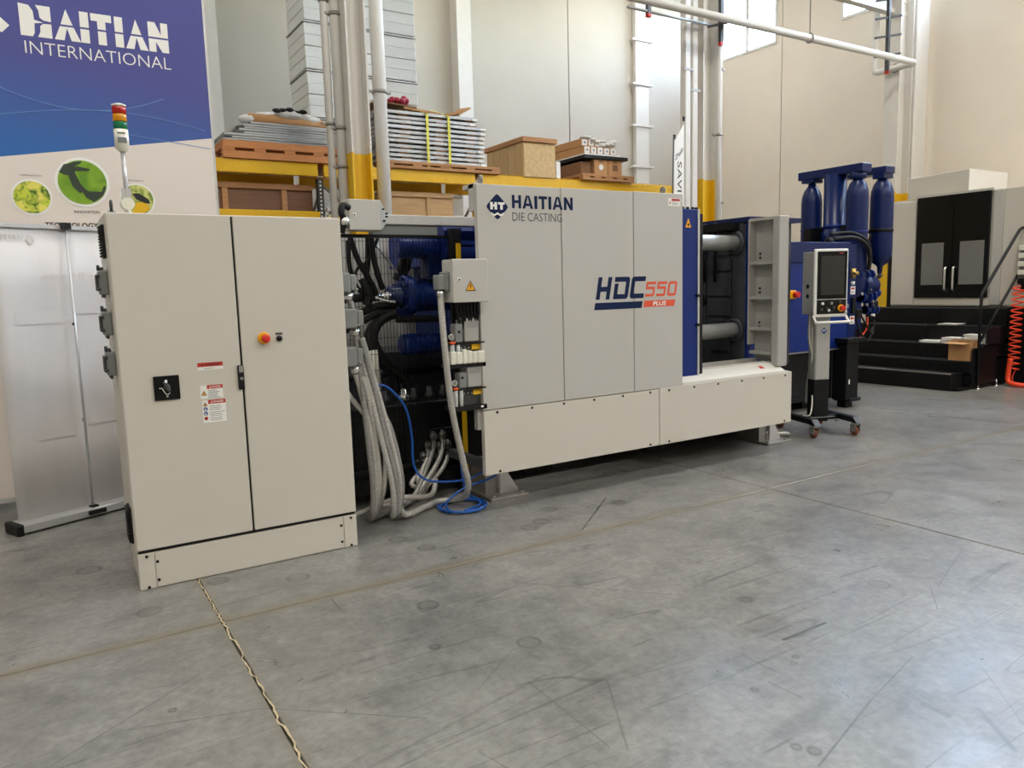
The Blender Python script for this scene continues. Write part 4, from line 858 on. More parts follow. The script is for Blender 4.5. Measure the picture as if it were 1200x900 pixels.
# ---- right opening: sliding door edge, tie bars, platens, grey door frame
d_ = MB().box(4.55, 4.80, 4.68, 4.74, .80, 2.215).build('door_frame', 'blue', t, bev=.004)
MB().box(4.795, 4.815, 4.672, 4.68, .80, 2.215).build('edge_strip', 'silver', d_); MB().box(4.815, 4.87, 4.69, 4.76, .80, 2.18).build('seal_strip', 'rubber', d_)
for z in (1.24, 1.49): MB().box(4.775, 4.83, 4.662, 4.69, z - .012, z + .012).build('door_catch', 'black', d_)
for x in (4.66, 4.72, 4.78, 4.82): MB().ball((x, 4.72, 2.222), .018, 8, 6).build('roller', 'black', d_)
m = MB(); flat(m, [(4.652, 2.062), (4.722, 2.062), (4.687, 2.140)], FY(4.678)); w_ = m.build('warning_sign', 'amber', d_); m = MB(); flat(m, disc(4.687, 2.085, .012, n=8), FY(4.677)); m.build('sign_mark', 'ink_black', w_)
XP = 5.86
pf = MB().box(XP, 6.55, 5.09, 6.55, .74, 2.17).build('fixed_platen', 'platen', t, bev=.012)
MB().box(XP + .005, 6.04, 5.06, 5.09, .80, 2.17).build('platen_edge', 'blue', pf, bev=.004)
MB().box(XP - .02, 6.6, 5.02, 6.6, 2.17, 2.215).build('platen_top', 'navy', pf)
# raised pads on the platen leave the T-slots between them
for y0, y1, z0, z1 in ((5.10, 5.24, .84, 2.16), (5.26, 5.52, 1.86, 2.16), (5.26, 5.52, 1.71, 1.82), (5.26, 5.56, 1.46, 1.67), (5.26, 5.56, 1.26, 1.42), (5.26, 5.52, .90, 1.22), (5.58, 5.72, 1.86, 2.16), (5.60, 5.72, .9, 1.82), (5.76, 6.3, 1.7, 2.16), (5.76, 6.3, .9, 1.6)): MB().box(XP - .018, XP, y0, y1, z0, z1).build('platen_pad', 'platen', pf, bev=.004)
for z in (1.975, 1.125):
    for y in (5.19, 6.3):
        MB().cyl((3.9, y, z), (XP - .01, y, z), .074, n=28).build('tie_bar', 'tie_chrome', t)
        MB().lathe([(.10, -.03), (.115, -.025), (.115, .0)], (XP - .018, y, z), 'x', 24).build('tie_bar_collar', 'platen', pf)
MB().cyl((XP - .03, 5.66, 1.42), (XP, 5.66, 1.42), .08, n=20).build('shot_ring', 'black', pf)
mp = MB().box(4.0, 4.5, 5.0, 6.55, .74, 2.2).build('moving_platen', 'platen', t, bev=.01)
MB().box(4.5, 4.56, 5.3, 6.3, .9, 2.1).build('platen_pad', 'platen', mp)
MB().box(4.6, XP, 4.90, 5.35, .74, .80).prism([(4.9, .80), (4.95, .86), (4.98, .86), (4.98, .80)], 'yz', 4.85, XP).build('drip_tray', 'dull_steel', t)
MB().box(4.55, 5.9, 6.62, 6.66, .74, 2.1).build('rear_guard', 'black_panel', t)
# pipes and bars across the top of the platen
for y in (5.42, 5.56): MB().cyl((XP - .06, y, 1.6), (XP - .06, y, 2.19), .016, n=8).build('ejector_pipe', 'black', t)
MB().box(XP - .12, XP - .02, 5.15, 6.4, 2.10, 2.17).build('hose_rail', 'black', t)
# grey safety door post with ribs, seen edge on
gd = MB().box(5.93, 5.95, 4.72, 5.02, .84, 2.185).build('guard_post', 'frame_grey', t)
MB().box(5.80, 5.935, 4.64, 4.72, .80, 2.19).build('post_flange', 'frame_grey', gd, bev=.008)
MB().box(5.84, 5.93, 4.72, 5.03, 2.165, 2.19).build('post_cap', 'frame_grey', gd)
for z in (1.755, 1.425, 1.13, .90): MB().box(5.84, 5.93, 4.72, 5.01, z, z + .03).build('post_rib', 'frame_grey', gd)
MB().box(5.83, 5.93, 5.01, 5.028, .99, 2.185).build('rear_edge', 'frame_grey', gd)
for z in (1.80, 1.84): 
    for dz in (0, -.33, -.66): MB().cyl((5.929, 4.96, z + dz + .02), (5.918, 4.96, z + dz + .02), .010, n=8).build('bolt', 'black', gd)
# ---- left end behind the mesh: rear platen, cylinders, hub, hoses
MB().box(3.0, 3.35, 5.36, 6.55, .74, 2.10).build('rear_platen', 'blue', t, bev=.02)
MB().prism([(5.36, 1.80), (5.36, 2.06), (5.44, 2.13), (6.4, 2.13), (6.48, 2.06), (6.48, 1.80)], 'yz', 2.74, 4.0).build('cylinder_block', 'blue', t)
MB().box(2.74, 3.0, 5.34, 5.36, 1.95, 1.965).build('block_edge', 'navy', t)
MB().lathe([(.0, 0)] and [(.03, 0), (.045, .02), (.045, .08), (.012, .1)], (3.35, 5.7, 2.13), 'x', 10).lathe([(.03, 0), (.04, .02), (.04, .1), (.01, .12)], (3.05, 5.75, 2.135), 'x', 10).build('valve', 'blue', t)
for z in (1.935, 1.180):
    for y in (5.5,):
        c = MB().lathe([(.06, 0), (.082, .012), (.084, .04), (.084, .62)], (2.39, y, z), 'x', 24).build('tie_bar_nut', 'blue', t)
        for k in range(9): MB().lathe([(.084, 0), (.0865, .004), (.0865, .012), (.084, .016)], (2.50 + k * .05, y, z), 'x', 24).build('nut_ring', 'blue', c)
MB().box(2.62, 2.80, 5.42, 5.58, 1.70, 1.88).build('nut_foot', 'navy', t)
hub = MB().lathe([(.11, 0), (.165, .01), (.165, .075), (.13, .09), (.125, .5), (.125, .6)], (2.43, 5.55, 1.56), 'x', 28).build('hub_cylinder', 'blue', t)
MB().lathe([(.06, 0), (.085, .01), (.085, .10), (.1, .12)], (2.31, 5.55, 1.56), 'x', 20).build('hub_cap', 'navy', hub)
for k in range(10):
    a = k * 2 * math.pi / 10; MB().cyl((2.41, 5.55 + .142 * math.cos(a), 1.56 + .142 * math.sin(a)), (2.435, 5.55 + .142 * math.cos(a), 1.56 + .142 * math.sin(a)), .015, n=6).build('hub_bolt', 'navy', hub)
MB().box(2.33, 2.42, 5.46, 5.6, 1.39, 1.46).build('hub_port', 'navy', hub)
MB().lathe([(.03, 0), (.035, .01), (.035, .05), (.026, .055), (.026, .1), (.034, .105), (.034, .15)], (2.16, 5.46, 1.562), 'x', 14).build('hose_fitting', 'chrome', t)
def hose(pts, r, m='rubber', name='hydraulic_hose'): return MB().tube(pts, r, 10, 6).build(name, m, t)
hose([(1.80, 5.45, 1.55), (1.95, 5.45, 1.553), (2.17, 5.46, 1.562)], .034)
hose([(2.34, 5.45, 1.43), (2.24, 5.45, 1.40), (2.16, 5.44, 1.33), (2.14, 5.44, 1.22), (2.20, 5.45, 1.10), (2.30, 5.48, 1.0), (2.40, 5.5, .92), (2.45, 5.5, .82)], .04)
hose([(2.34, 5.52, 1.42), (2.2, 5.54, 1.36), (2.13, 5.54, 1.22), (2.2, 5.55, 1.08), (2.32, 5.55, .95), (2.36, 5.55, .8)], .036)
hose([(2.36, 5.5, 1.5), (2.2, 5.48, 1.49), (2.05, 5.46, 1.44), (1.9, 5.46, 1.38)], .03); hose([(2.37, 5.52, 1.46), (2.2, 5.5, 1.43), (2.08, 5.48, 1.38), (1.9, 5.48, 1.30)], .026)
hose([(2.42, 5.6, 1.69), (2.46, 5.6, 1.78), (2.50, 5.62, 1.86), (2.52, 5.64, 1.98)], .032); hose([(2.46, 5.62, 1.68), (2.53, 5.62, 1.80), (2.56, 5.64, 1.9)], .03)
hose([(1.98, 5.40, 2.02), (2.03, 5.40, 1.85), (2.10, 5.40, 1.72), (2.16, 5.42, 1.62), (2.18, 5.45, 1.57)], .022); hose([(2.13, 5.42, 2.02), (2.12, 5.42, 1.85), (2.10, 5.42, 1.7), (2.06, 5.42, 1.6)], .02)
hose([(2.14, 5.38, 2.02), (2.15, 5.38, 1.86), (2.18, 5.38, 1.72), (2.22, 5.4, 1.62)], .022); hose([(1.96, 5.38, 1.98), (1.96, 5.38, 1.8), (2.0, 5.4, 1.66), (2.08, 5.42, 1.58)], .018); hose([(2.2, 5.4, 2.0), (2.12, 5.4, 1.84), (2.02, 5.4, 1.76), (1.98, 5.4, 1.6)], .012)
hose([(2.05, 5.38, 1.7), (2.08, 5.37, 1.62), (2.1, 5.37, 1.56), (2.07, 5.38, 1.5)], .03)
hose([(2.33, 5.42, 1.385), (2.45, 5.42, 1.38), (2.7, 5.42, 1.375)], .028); hose([(2.19, 5.5, 2.0), (2.28, 5.5, 1.88), (2.39, 5.5, 1.74)], .010, 'galvanised', 'grey_rod')
hose([(2.14, 5.36, 1.56), (2.22, 5.34, 1.53), (2.3, 5.36, 1.52)], .008, 'white', 'white_tube')
MB().lathe([(.03, 0), (.032, .1), (.012, .36)], (2.13, 5.36, .83), 'z', 12).build('white_cone', 'plastic_white', t) if False else MB().cyl((2.15, 5.38, .86), (2.11, 5.38, 1.16), .014, .034, 12).build('white_cone', 'plastic_white', t)
for x, r in ((2.2, .03), (2.36, .035), (2.44, .025), (2.58, .03), (2.7, .025)): MB().lathe([(r, 0), (r * 1.25, .015), (r * 1.25, .05), (r * .7, .06), (r * .7, .1)], (x, 5.42, .74), 'z', 12).build('pipe_fitting', 'chrome' if r > .03 else 'dark_grey', t)
MB().cyl((1.95, 5.7, .93), (2.9, 5.7, .95), .03, n=10).build('cross_pipe', 'black', t); MB().box(2.0, 2.95, 5.8, 6.5, .74, 1.1).build('valve_block', 'platen', t)
# shaded grey screens at the far side
MB().box(1.75, 2.95, 6.62, 6.65, .74, 2.12).box(2.95, 4.5, 6.62, 6.65, .74, 2.12).build('rear_guard', 'frame_grey', t)
# top beam with junction box
MB().box(2.10, 2.64, 5.22, 5.34, 2.085, 2.155).build('cable_duct', 'panel_grey', t, bev=.004)
MB().box(2.64, 4.4, 5.22, 5.34, 2.085, 2.155).build('cable_duct', 'panel_grey', t, bev=.004)
MB().box(2.10, 2.62, 5.24, 5.33, 1.995, 2.085).build('duct_web', 'box_grey', t)
jb = MB().box(1.835, 2.065, 4.99, 5.14, 2.022, 2.228).build('junction_box', 'panel_grey', t, bev=.004)
MB().add([(2.065, 4.992, 2.022), (2.065, 4.992, 2.228), (2.065, 5.14, 2.228), (2.065, 5.14, 2.022), (2.15, 5.10, 2.085), (2.15, 5.10, 2.15), (2.15, 5.3, 2.15), (2.15, 5.3, 2.085)], [(0, 1, 5, 4), (1, 2, 6, 5), (2, 3, 7, 6), (3, 0, 4, 7), (4, 5, 6, 7), (0, 3, 2, 1)]).build('box_wing', 'frame_grey', jb)
MB().box(1.86, 1.885, 4.985, 4.99, 2.11, 2.135).build('box_lock', 'white', jb); MB().cyl((1.872, 4.985, 2.122), (1.872, 4.981, 2.122), .005, n=8).build('lock_hole', 'black', jb)
for x, z in ((2.095, 2.17), (2.12, 2.12), (2.10, 2.09), (2.12, 2.14)): MB().cyl((x, 5.035, z), (x + .006, 5.02, z), .007, n=8).build('wing_bolt', 'black', jb)
MB().tube([(1.84, 5.0, 2.17), (1.79, 4.98, 2.18), (1.775, 4.97, 2.13), (1.79, 4.98, 2.09), (1.78, 5.0, 2.0)], .022, 10, 5).build('cable_bend', 'rubber', jb); MB().cyl((1.80, 4.98, 2.05), (1.80, 4.98, 2.10), .03, n=12).cyl((1.83, 5.02, 2.06), (1.78, 5.02, 2.06), .026, n=12).build('cable_gland', 'chrome', jb)
MB().box(1.9, 2.0, 5.14, 5.25, 2.06, 2.10).box(1.9, 2.15, 5.25, 5.34, 2.09, 2.14).build('box_bracket', 'frame_grey', jb)
# terminal box at the panel edge
tb = MB().box(2.352, 2.618, 4.518, 4.66, 1.514, 1.80).build('terminal_box', 'panel_grey', t, bev=.004)
MB().box(2.350, 2.620, 4.50, 4.516, 1.512, 1.802).build('box_door', 'panel_grey', tb, bev=.004)
MB().box(2.385, 2.410, 4.496, 4.50, 1.652, 1.678).build('box_lock', 'white', tb); MB().cyl((2.3975, 4.496, 1.665), (2.3975, 4.492, 1.665), .006, n=8).build('lock_hole', 'black', tb)
m = MB(); flat(m, [(2.441, 1.587), (2.521, 1.587), (2.481, 1.660)], FY(4.4985)); q = m.build('warning_sign', 'ink_black', tb); m = MB(); flat(m, [(2.449, 1.592), (2.513, 1.592), (2.481, 1.650)], FY(4.4977)); m.build('sign_fill', 'amber', tb)
m = MB(); flat(m, [(2.484, 1.638), (2.474, 1.618), (2.480, 1.618), (2.476, 1.598), (2.490, 1.620), (2.483, 1.620), (2.489, 1.638)], FY(4.4970)); m.build('sign_bolt', 'ink_black', tb)
MB().box(2.27, 2.35, 4.56, 4.64, 1.60, 1.70).box(2.325, 2.352, 4.545, 4.655, 1.59, 1.72).build('box_connector', 'box_grey', tb, bev=.006); MB().cyl((2.305, 4.6, 1.60), (2.305, 4.6, 1.55), .026, n=12).cyl((2.305, 4.6, 1.585), (2.305, 4.6, 1.57), .031, n=6).build('cable_gland', 'chrome', tb)
MB().box(2.615, 2.70, 4.655, 4.70, 1.62, 1.72).build('box_bracket', 'dark_grey', tb)
for k in range(7): MB().tube([(2.42 + k * .028, 4.6, 1.52), (2.43 + k * .027, 4.6, 1.43), (2.45 + k * .022 + .01 * (k % 2), 4.62, 1.36), (2.44 + k * .026, 4.64, 1.30)], .0095, 6, 4).build('box_cable', 'rubber', tb)
# black post strip carrying the two air units
MB().box(2.44, 2.62, 4.70, 4.72, .78, 1.52).build('unit_backplate', 'black', t); MB().box(2.60, 2.66, 4.66, 4.72, .80, 1.6).build('unit_bracket', 'black', t)
for i, z in enumerate((1.235, .915)):
    x = 2.345 + .012 * i
    u = MB().box(x, 2.635, 4.60, 4.71, z - .012, z).build('air_unit', 'rubber', t, label='%s air unit with two grey modules' % ('upper', 'lower')[i])
    MB().box(x + .062 + .01 * i, x + .122 + .01 * i, 4.605, 4.68, z, z + .13 - .02 * i).build('air_module', 'box_grey', u, bev=.006); MB().box(x + .115, x + .17, 4.65, 4.70, z, z + .155).build('air_module', 'box_grey', u, bev=.006)
    q = MB().box(x + .137, x + .25, 4.605, 4.69, z + .002, z + .168).build('air_module', 'frame_grey', u, bev=.006)
    m = MB()
    for k in range(5): flat(m, rect(x + .15, x + .24, z + .10 + k * .01, z + .104 + k * .01), FY(4.6035))
    m.build('module_grille', 'box_grey', u); MB().cyl((x + .092, 4.605, z + .075), (x + .092, 4.598, z + .075), .009, n=8).build('module_knob', 'black', u)
    MB().cyl((x + .022, 4.60, z + .045), (x + .022, 4.585, z + .045), .021, n=18).build('gauge', 'chrome', u); m = MB(); flat(m, disc(x + .022, z + .045, .015, n=14), FY(4.584)); m.build('gauge_face', 'box_grey', u)
    MB().box(x + .018, x + .058, 4.592, 4.63, z - .008, z + .010).build('orange_knob', 'orange', u, bev=.006)
    MB().box(x + .02, 2.63, 4.64, 4.70, z - .13, z - .012).build('valve_island', 'dark_grey', u)
    MB().box(2.545, 2.618, 4.625, 4.64, z - .055, z - .018).build('yellow_label', 'yellow', u)
    for k, (dx, r) in enumerate(((.04, .017), (.085, .014))): MB().lathe([(r, 0), (r * 1.05, -.05), (r * .9, -.11), (r * .3, -.12)], (x + dx, 4.615, z - .012), 'z', 14).build('filter_bowl', 'bowl', u)
    for k in range(3): MB().cyl((x + .11 + k * .03, 4.64, z - .04), (x + .12 + k * .03, 4.625, z - .04), .008, n=8).build('valve_port', 'steel', u)
for k, (a, b, hh) in enumerate(((2.358, 2.402, .09), (2.402, 2.452, .085), (2.452, 2.49, .10), (2.49, 2.528, .09), (2.528, 2.57, .08), (2.57, 2.628, .082))): MB().box(a, b - .001, 4.585, 4.66, 1.087, 1.087 + hh).build('muffler_block', 'plastic_white', t, bev=.008, seg=2)
MB().box(2.34, 2.64, 4.60, 4.71, 1.06, 1.087).build('unit_shelf', 'rubber', t); MB().box(2.36, 2.64, 4.60, 4.71, .755, .79).build('unit_shelf', 'rubber', t); m = MB(); flat(m, disc(2.60, .775, .013, .008, 12), FY(4.598)); m.build('shelf_badge', 'ink_white', t)
MB().box(2.575, 2.63, 4.63, 4.68, .60, .755).build('side_terminal', 'frame_grey', t)
# ---- mesh guard
g = thing('mesh_guard', 'black wire mesh guard panel with yellow striped end post beside the cream panels', 'guard', (2.2, 5.2, 0))
MB().box(1.60, 2.705, 5.19, 5.215, 1.985, 2.01).build('top_rail', 'black', g); MB().box(1.60, 2.705, 5.19, 5.215, .27, .295).build('bottom_rail', 'black', g)
MB().box(2.70, 2.785, 5.17, 5.23, 0, 2.055).build('end_post', 'black', g, bev=.004); MB().box(2.735, 2.775, 5.164, 5.171, .05, 1.95).build('yellow_strip', 'yellow', g); MB().box(2.68, 2.80, 5.15, 5.232, 0, .012).build('post_foot', 'dull_steel', g)
MB().box(1.595, 1.65, 5.17, 5.23, 0, 2.03).build('end_post', 'black', g)
MB().box(2.694, 2.79, 5.166, 5.233, 2.052, 2.062).build('post_cap', 'black', g)
q = MB(); r = .0016
for k in range(41): x = 1.66 + k * .0262; q.box(x - r, x + r, 5.2 - r, 5.2 + r, .29, 1.99)
for k in range(15): z = .33 + k * .1165; q.box(1.65, 2.70, 5.204 - r, 5.204 + r, z - r, z + r)
q.build('wire_mesh', 'black', g, kind='stuff')
# ---- flexible conduits and the blue air hose
def conduit(pts, r, m, label, group=None):
    return single('flexible_conduit', MB().tube(pts, r, 12, 8), m, label, 'conduit', group)
rr = random.Random(5)
bundle = 'conduits of the bundle between cabinet and machine bed'
starts = [(1.700, 4.72, 1.55), (1.735, 4.72, 1.32), (1.72, 4.72, 1.07), (1.76, 4.69, 1.30), (1.76, 4.70, 1.05), (1.79, 4.75, 1.30), (1.79, 4.76, 1.05), (1.66, 4.80, 1.05)]
ends = [(2.52, 5.27, .43), (2.60, 5.27, .43), (2.47, 5.27, .36), (2.57, 5.27, .34), (2.64, 5.27, .35), (2.43, 5.27, .28), (2.53, 5.27, .26), (2.38, 5.27, .22)]
for k in range(8):
    a = starts[k]; e = ends[k]; near = k in (0, 2, 4, 7); s_ = k * .03
    if near: mid = [(a[0] + .03, a[1], a[2] - .12), (1.775 + s_ * .5, 4.70 + s_ * .1, .62), (1.80 + s_ * .4, 4.72, .30), (1.80 + s_ * .3, 4.76 + .01 * k, .09), (1.84 + s_ * .3, 4.86, .036 + .01 * k)]
    else: mid = [(a[0] + .03, a[1], a[2] - .12), (1.83 + s_ * .6, 4.68 + s_ * .2, .70), (1.905 + s_ * .5, 4.68, .32), (1.925 + s_ * .4, 4.70 + .01 * k, .09), (1.97 + s_ * .3, 4.84, .034 + .008 * k)]
    tail = [(2.10 + .015 * k, 5.00 + .012 * k, .034 + .012 * (k % 3)), (2.26 + .02 * k, 5.10 + .012 * k, .06 + .012 * (k % 3)), (e[0] - .10, 5.17, e[2] * .62), (e[0] - .01, 5.23, e[2] * .93), e]
    conduit([a] + mid + tail, .0185, 'braid' if k % 3 else 'braid_dark', 'grey braided conduit in the bundle looping from cabinet side to machine bed', bundle)
for e in ends: MB().cyl((e[0] + .008, 5.255, e[2] + .02), (e[0] + .012, 5.30, e[2] + .05), .03, n=12).build('bed_gland', 'dull_steel', mc)
conduit([(2.305, 4.6, 1.56), (2.305, 4.59, 1.40), (2.315, 4.58, 1.14), (2.35, 4.585, .78), (2.43, 4.61, .42), (2.49, 4.65, .22), (2.52, 4.76, .10), (2.50, 4.88, .05), (2.40, 4.94, .04), (2.24, 4.88, .035), (2.10, 4.80, .035), (2.03, 4.78, .06), (1.985, 4.76, .22), (1.93, 4.75, .55), (1.85, 4.77, .95), (1.80, 4.80, 1.06)], .0225, 'braid', 'single braided conduit dropping from the terminal box to the floor')
conduit([(1.50, 5.06, .03), (1.75, 5.02, .03), (1.95, 4.95, .10), (2.10, 4.90, .13), (2.30, 4.98, .08), (2.42, 5.08, .08), (2.5, 5.2, .18)], .02, 'braid', 'braided conduit coming out from behind the cabinet and crossing the bundle')
pts = [(1.88, 5.12, .97), (1.92, 4.95, .965), (2.02, 4.9, .93), (2.14, 4.9, .78), (2.18, 4.9, .57), (2.185, 4.9, .36), (2.25, 4.9, .25), (2.38, 4.9, .20), (2.60, 4.88, .185), (2.74, 4.84, .24), (2.82, 4.80, .265), (2.83, 4.78, .23), (2.74, 4.80, .18), (2.62, 4.84, .15), (2.50, 4.86, .10), (2.40, 4.84, .04)]
for k in range(30):
    a = 2.55 + k * math.pi / 5; R_ = .17 - .012 * math.sin(k * .9); pts.append((2.515 + R_ * math.cos(a), 4.80 - R_ * math.sin(a) * (.95), .012 + .006 * (k // 10)))
pts += [(2.62, 4.72, .03), (2.64, 4.82, .05), (2.60, 4.9, .09), (2.62, 5.0, .3)]
single('air_hose', MB().tube(pts, .0085, 8, 6), 'hose_blue', 'bright blue air hose coiled on the floor in front of the machine', 'hose')
# ------------------------------------------------------------------ injection unit with gas bottles
iu = thing('injection_unit', 'dark blue injection unit with four upright gas bottles at the right end of the machine', 'machine', (8.1, 6.2, 0))
t = iu
MB().box(7.05, 8.62, 5.80, 6.75, .74, 1.86).build('unit_housing', 'blue', t, bev=.008)
MB().box(7.00, 8.56, 5.78, 6.75, 1.80, 2.04).build('top_cover', 'navy', t, bev=.006)
MB().box(8.56, 8.70, 5.79, 6.6, .84, 2.02).build('side_cover', 'navy', t, bev=.006)
MB().box(6.98, 8.58, 5.775, 5.79, .73, .745).build('edge_strip', 'steel', t)
MB().box(6.95, 8.35, 5.86, 6.7, .12, .73).build('unit_base', 'black_panel', t, bev=.006)
MB().box(7.25, 7.85, 5.85, 5.862, .2, .62).build('base_cover', 'black_gloss', t, bev=.004)
for x in (7.2, 8.1): MB().box(x - .12, x + .12, 6.0, 6.6, 0, .12).build('base_foot', 'black_panel', t)
lg = MB().box(8.36, 8.60, 5.66, 5.86, .10, .82).build('front_leg', 'black_panel', t, bev=.006)
MB().box(8.31, 8.66, 5.62, 5.88, .82, .87).box(8.40, 8.64, 5.64, 5.86, .08, .12).build('leg_plate', 'black', lg, bev=.004); MB().box(8.42, 8.55, 5.70, 5.82, 0, .10).build('leg_foot', 'black', lg)
MB().box(8.405, 8.425, 5.655, 5.66, .30, .36).build('leg_tag', 'white', lg)
for x, z in ((7.50, 1.43),):
    b = MB().box(x - .09, x + .02, 5.76, 5.80, z - .05, z + .05).build('stop_box', 'amber', t, bev=.008); MB().cyl((x - .02, 5.76, z), (x - .02, 5.70, z), .035, n=16).build('stop_button', 'red', b)
for z in (1.70,): 
    for x in (7.12, 8.48): MB().cyl((x, 5.785, z + .16), (x, 5.775, z + .16), .014, n=8).build('screw', 'steel', t)
for z in (1.45, 1.08): 
    m = MB(); flat(m, rect(8.585, 8.68, z - .05, z + .05), FY(5.788)); q = m.build('info_label', 'ink_white', t); m = MB(); flat(m, rect(8.595, 8.67, z + .01, z + .035), FY(5.787)); m.build('label_band', 'ink_red', q); m = MB(); stripes(m, 8.595, 8.67, (z - .015, z - .028, z - .040), .006, FY(5.787)); m.build('label_text', 'ink_grey', q, kind='stuff')
MB().box(8.60, 8.66, 5.76, 5.79, 1.17, 1.36).build('slot_plate', 'black', t)
MB().cyl((8.56, 5.74, 1.60), (8.56, 5.74, 1.72), .03, n=10).cyl((8.54, 5.72, 1.66), (8.54, 5.66, 1.66), .02, n=8).build('brass_valve', 'brass', t); MB().cyl((8.56, 5.74, 1.52), (8.56, 5.74, 1.56), .022, n=8).build('white_valve', 'white', t)
MB().box(6.6, 7.0, 5.9, 6.7, .74, 1.7).build('shot_cylinder_mount', 'platen', t)
for k, (x, y) in enumerate(((6.9, 5.74), (8.62, 5.74))): pass
def bottle(x, y, z0, z1, r, name='gas_bottle', collar=None, foot=True):
    h = z1 - z0
    prof = ([(.03, 0), (.035, .08)] if not foot else []) + [(r * .35, .10 if not foot else 0), (r * .75, .14 if not foot else .03), (r * .96, .24 if not foot else .10), (r, .32 if not foot else .18), (r, h - .30), (r * .94, h - .22), (r * .74, h - .14), (r * .42, h - .08), (r * .32, h - .05), (r * .32, h)]
    b = MB().lathe(prof, (x, y, z0), 'z', 28).build(name, 'navy', t); return b
zb1 = 2.93
b = bottle(8.90, 6.61, 1.95, zb1 - .02, .132); MB().lathe([(.137, 2.24), (.137, 2.26)], (8.9, 6.61, 0), 'z', 28).build('clamp_ring', 'blue', b); MB().box(8.80, 9.0, 6.52, 6.70, 2.87, 2.91).build('valve_block', 'navy', b)
b = MB().lathe([(.17, 2.0), (.165, 2.20), (.137, 2.22), (.137, 2.94)], (8.90, 6.26, 0), 'z', 28).build('accumulator', 'navy', t, label='plain cylinder between two bottles'); MB().lathe([(.143, 2.25), (.143, 2.30)], (8.9, 6.26, 0), 'z', 28).build('clamp_ring', 'blue', b)
b = bottle(8.90, 5.94, 1.35, 2.92, .134); MB().lathe([(.139, 2.17), (.139, 2.19)], (8.9, 5.94, 0), 'z', 28).build('clamp_ring', 'blue', b); MB().lathe([(.09, 2.84), (.1, 2.85), (.1, 2.93)], (8.9, 5.94, 0), 'z', 20).build('valve_block', 'navy', b)
b = bottle(9.52, 6.0, 1.66, 2.95, .143, foot=False); MB().lathe([(.148, 2.19), (.15, 2.20), (.15, 2.225), (.148, 2.235)], (9.52, 6.0, 0), 'z', 28).build('clamp_ring', 'black', b); MB().box(9.42, 9.62, 5.92, 6.08, 2.88, 2.95).build('valve_block', 'navy', b); MB().cyl((9.52, 6, 1.60), (9.52, 6, 1.66), .025, n=10).box(9.47, 9.57, 5.98, 6.02, 1.62, 1.635).build('bottle_valve', 'dark_grey', b)
b = bottle(9.52, 6.66, 1.66, 2.95, .143, foot=False); MB().lathe([(.09, 2.78), (.1, 2.79), (.1, 2.93)], (9.52, 6.66, 0), 'z', 20).build('valve_block', 'navy', b)
MB().box(8.80, 9.0, 5.82, 6.76, 2.915, 3.02).build('manifold_bar', 'navy', t, bev=.006); MB().box(9.42, 9.63, 5.90, 6.8, 2.94, 3.03).build('manifold_bar', 'navy', t, bev=.006)
MB().box(8.84, 8.96, 5.9, 6.7, 2.20, 2.28).box(8.9, 9.55, 6.12, 6.16, 2.19, 2.23).box(9.5, 9.56, 6.0, 6.7, 2.19, 2.23).box(8.6, 8.9, 6.4, 6.5, 1.9, 2.26).build('bottle_bracket', 'black', t)
MB().box(8.7, 9.6, 6.3, 6.7, .9, 1.9).build('pump_frame', 'navy', t)
MB().lathe([(.13, 0), (.15, .02), (.15, .18), (.11, .2), (.11, .30)], (8.95, 5.92, 1.5), 'x', 20).build('pump_motor', 'navy', t)
for x, y, z, r, L in ((8.84, 5.86, 1.64, .055, .28), (8.92, 5.88, 1.36, .075, .26), (9.06, 5.9, 1.19, .055, .24), (9.20, 5.92, 1.40, .05, .16)):
    q = MB().lathe([(r * .8, 0), (r * .8, L)], (x, y, z), 'x', 16).build('servo_valve', 'navy', t)
    for dx, w, rr_ in ((0, .02, 1.1), (L * .45, .025, 1.3), (L - .03, .03, 1.15)): MB().lathe([(r * rr_, 0), (r * rr_, w)], (x + dx, y, z), 'x', 8).build('valve_flange', 'blue', q)
    MB().box(x + L * .2, x + L * .42, y - r * 1.2, y + r, z + r * .5, z + r * 1.9).build('valve_cap', 'navy', q, bev=.006); MB().cyl((x + L * .3, y - r * 1.2, z + r * 1.2), (x + L * .3, y - r * 1.45, z + r * 1.2), .012, n=6).build('valve_screw', 'steel', q)
for x, y, z in ((8.82, 5.84, 1.15), (9.02, 5.84, 1.52), (9.22, 5.88, 1.24)): MB().box(x - .06, x + .06, y - .03, y + .1, z - .06, z + .06).build('valve_body', 'black', t, bev=.008)
for x, z, m_ in ((8.97, 1.26, 'steel'), (9.1, 1.30, 'steel'), (9.12, 1.12, 'white'), (8.86, 1.4, 'steel')): MB().cyl((x, 5.80, z), (x, 5.84, z), .018, n=8).build('valve_plug', m_, t)
def hose2(pts, r, m='rubber'): return MB().tube(pts, r, 8, 6).build('hydraulic_hose', m, t)
hose2([(8.30, 5.85, 2.08), (8.62, 5.80, 2.10), (8.82, 5.76, 2.02), (8.92, 5.76, 1.86), (8.93, 5.78, 1.70)], .026); hose2([(8.32, 5.9, 2.14), (8.66, 5.84, 2.16), (8.90, 5.78, 2.04), (8.97, 5.78, 1.8)], .022)
hose2([(9.25, 6.0, 1.45), (9.40, 6.0, 1.58), (9.52, 6.0, 1.60)], .016); hose2([(9.04, 6.1, 1.85), (9.3, 6.1, 2.02), (9.5, 6.05, 2.2)], .018)
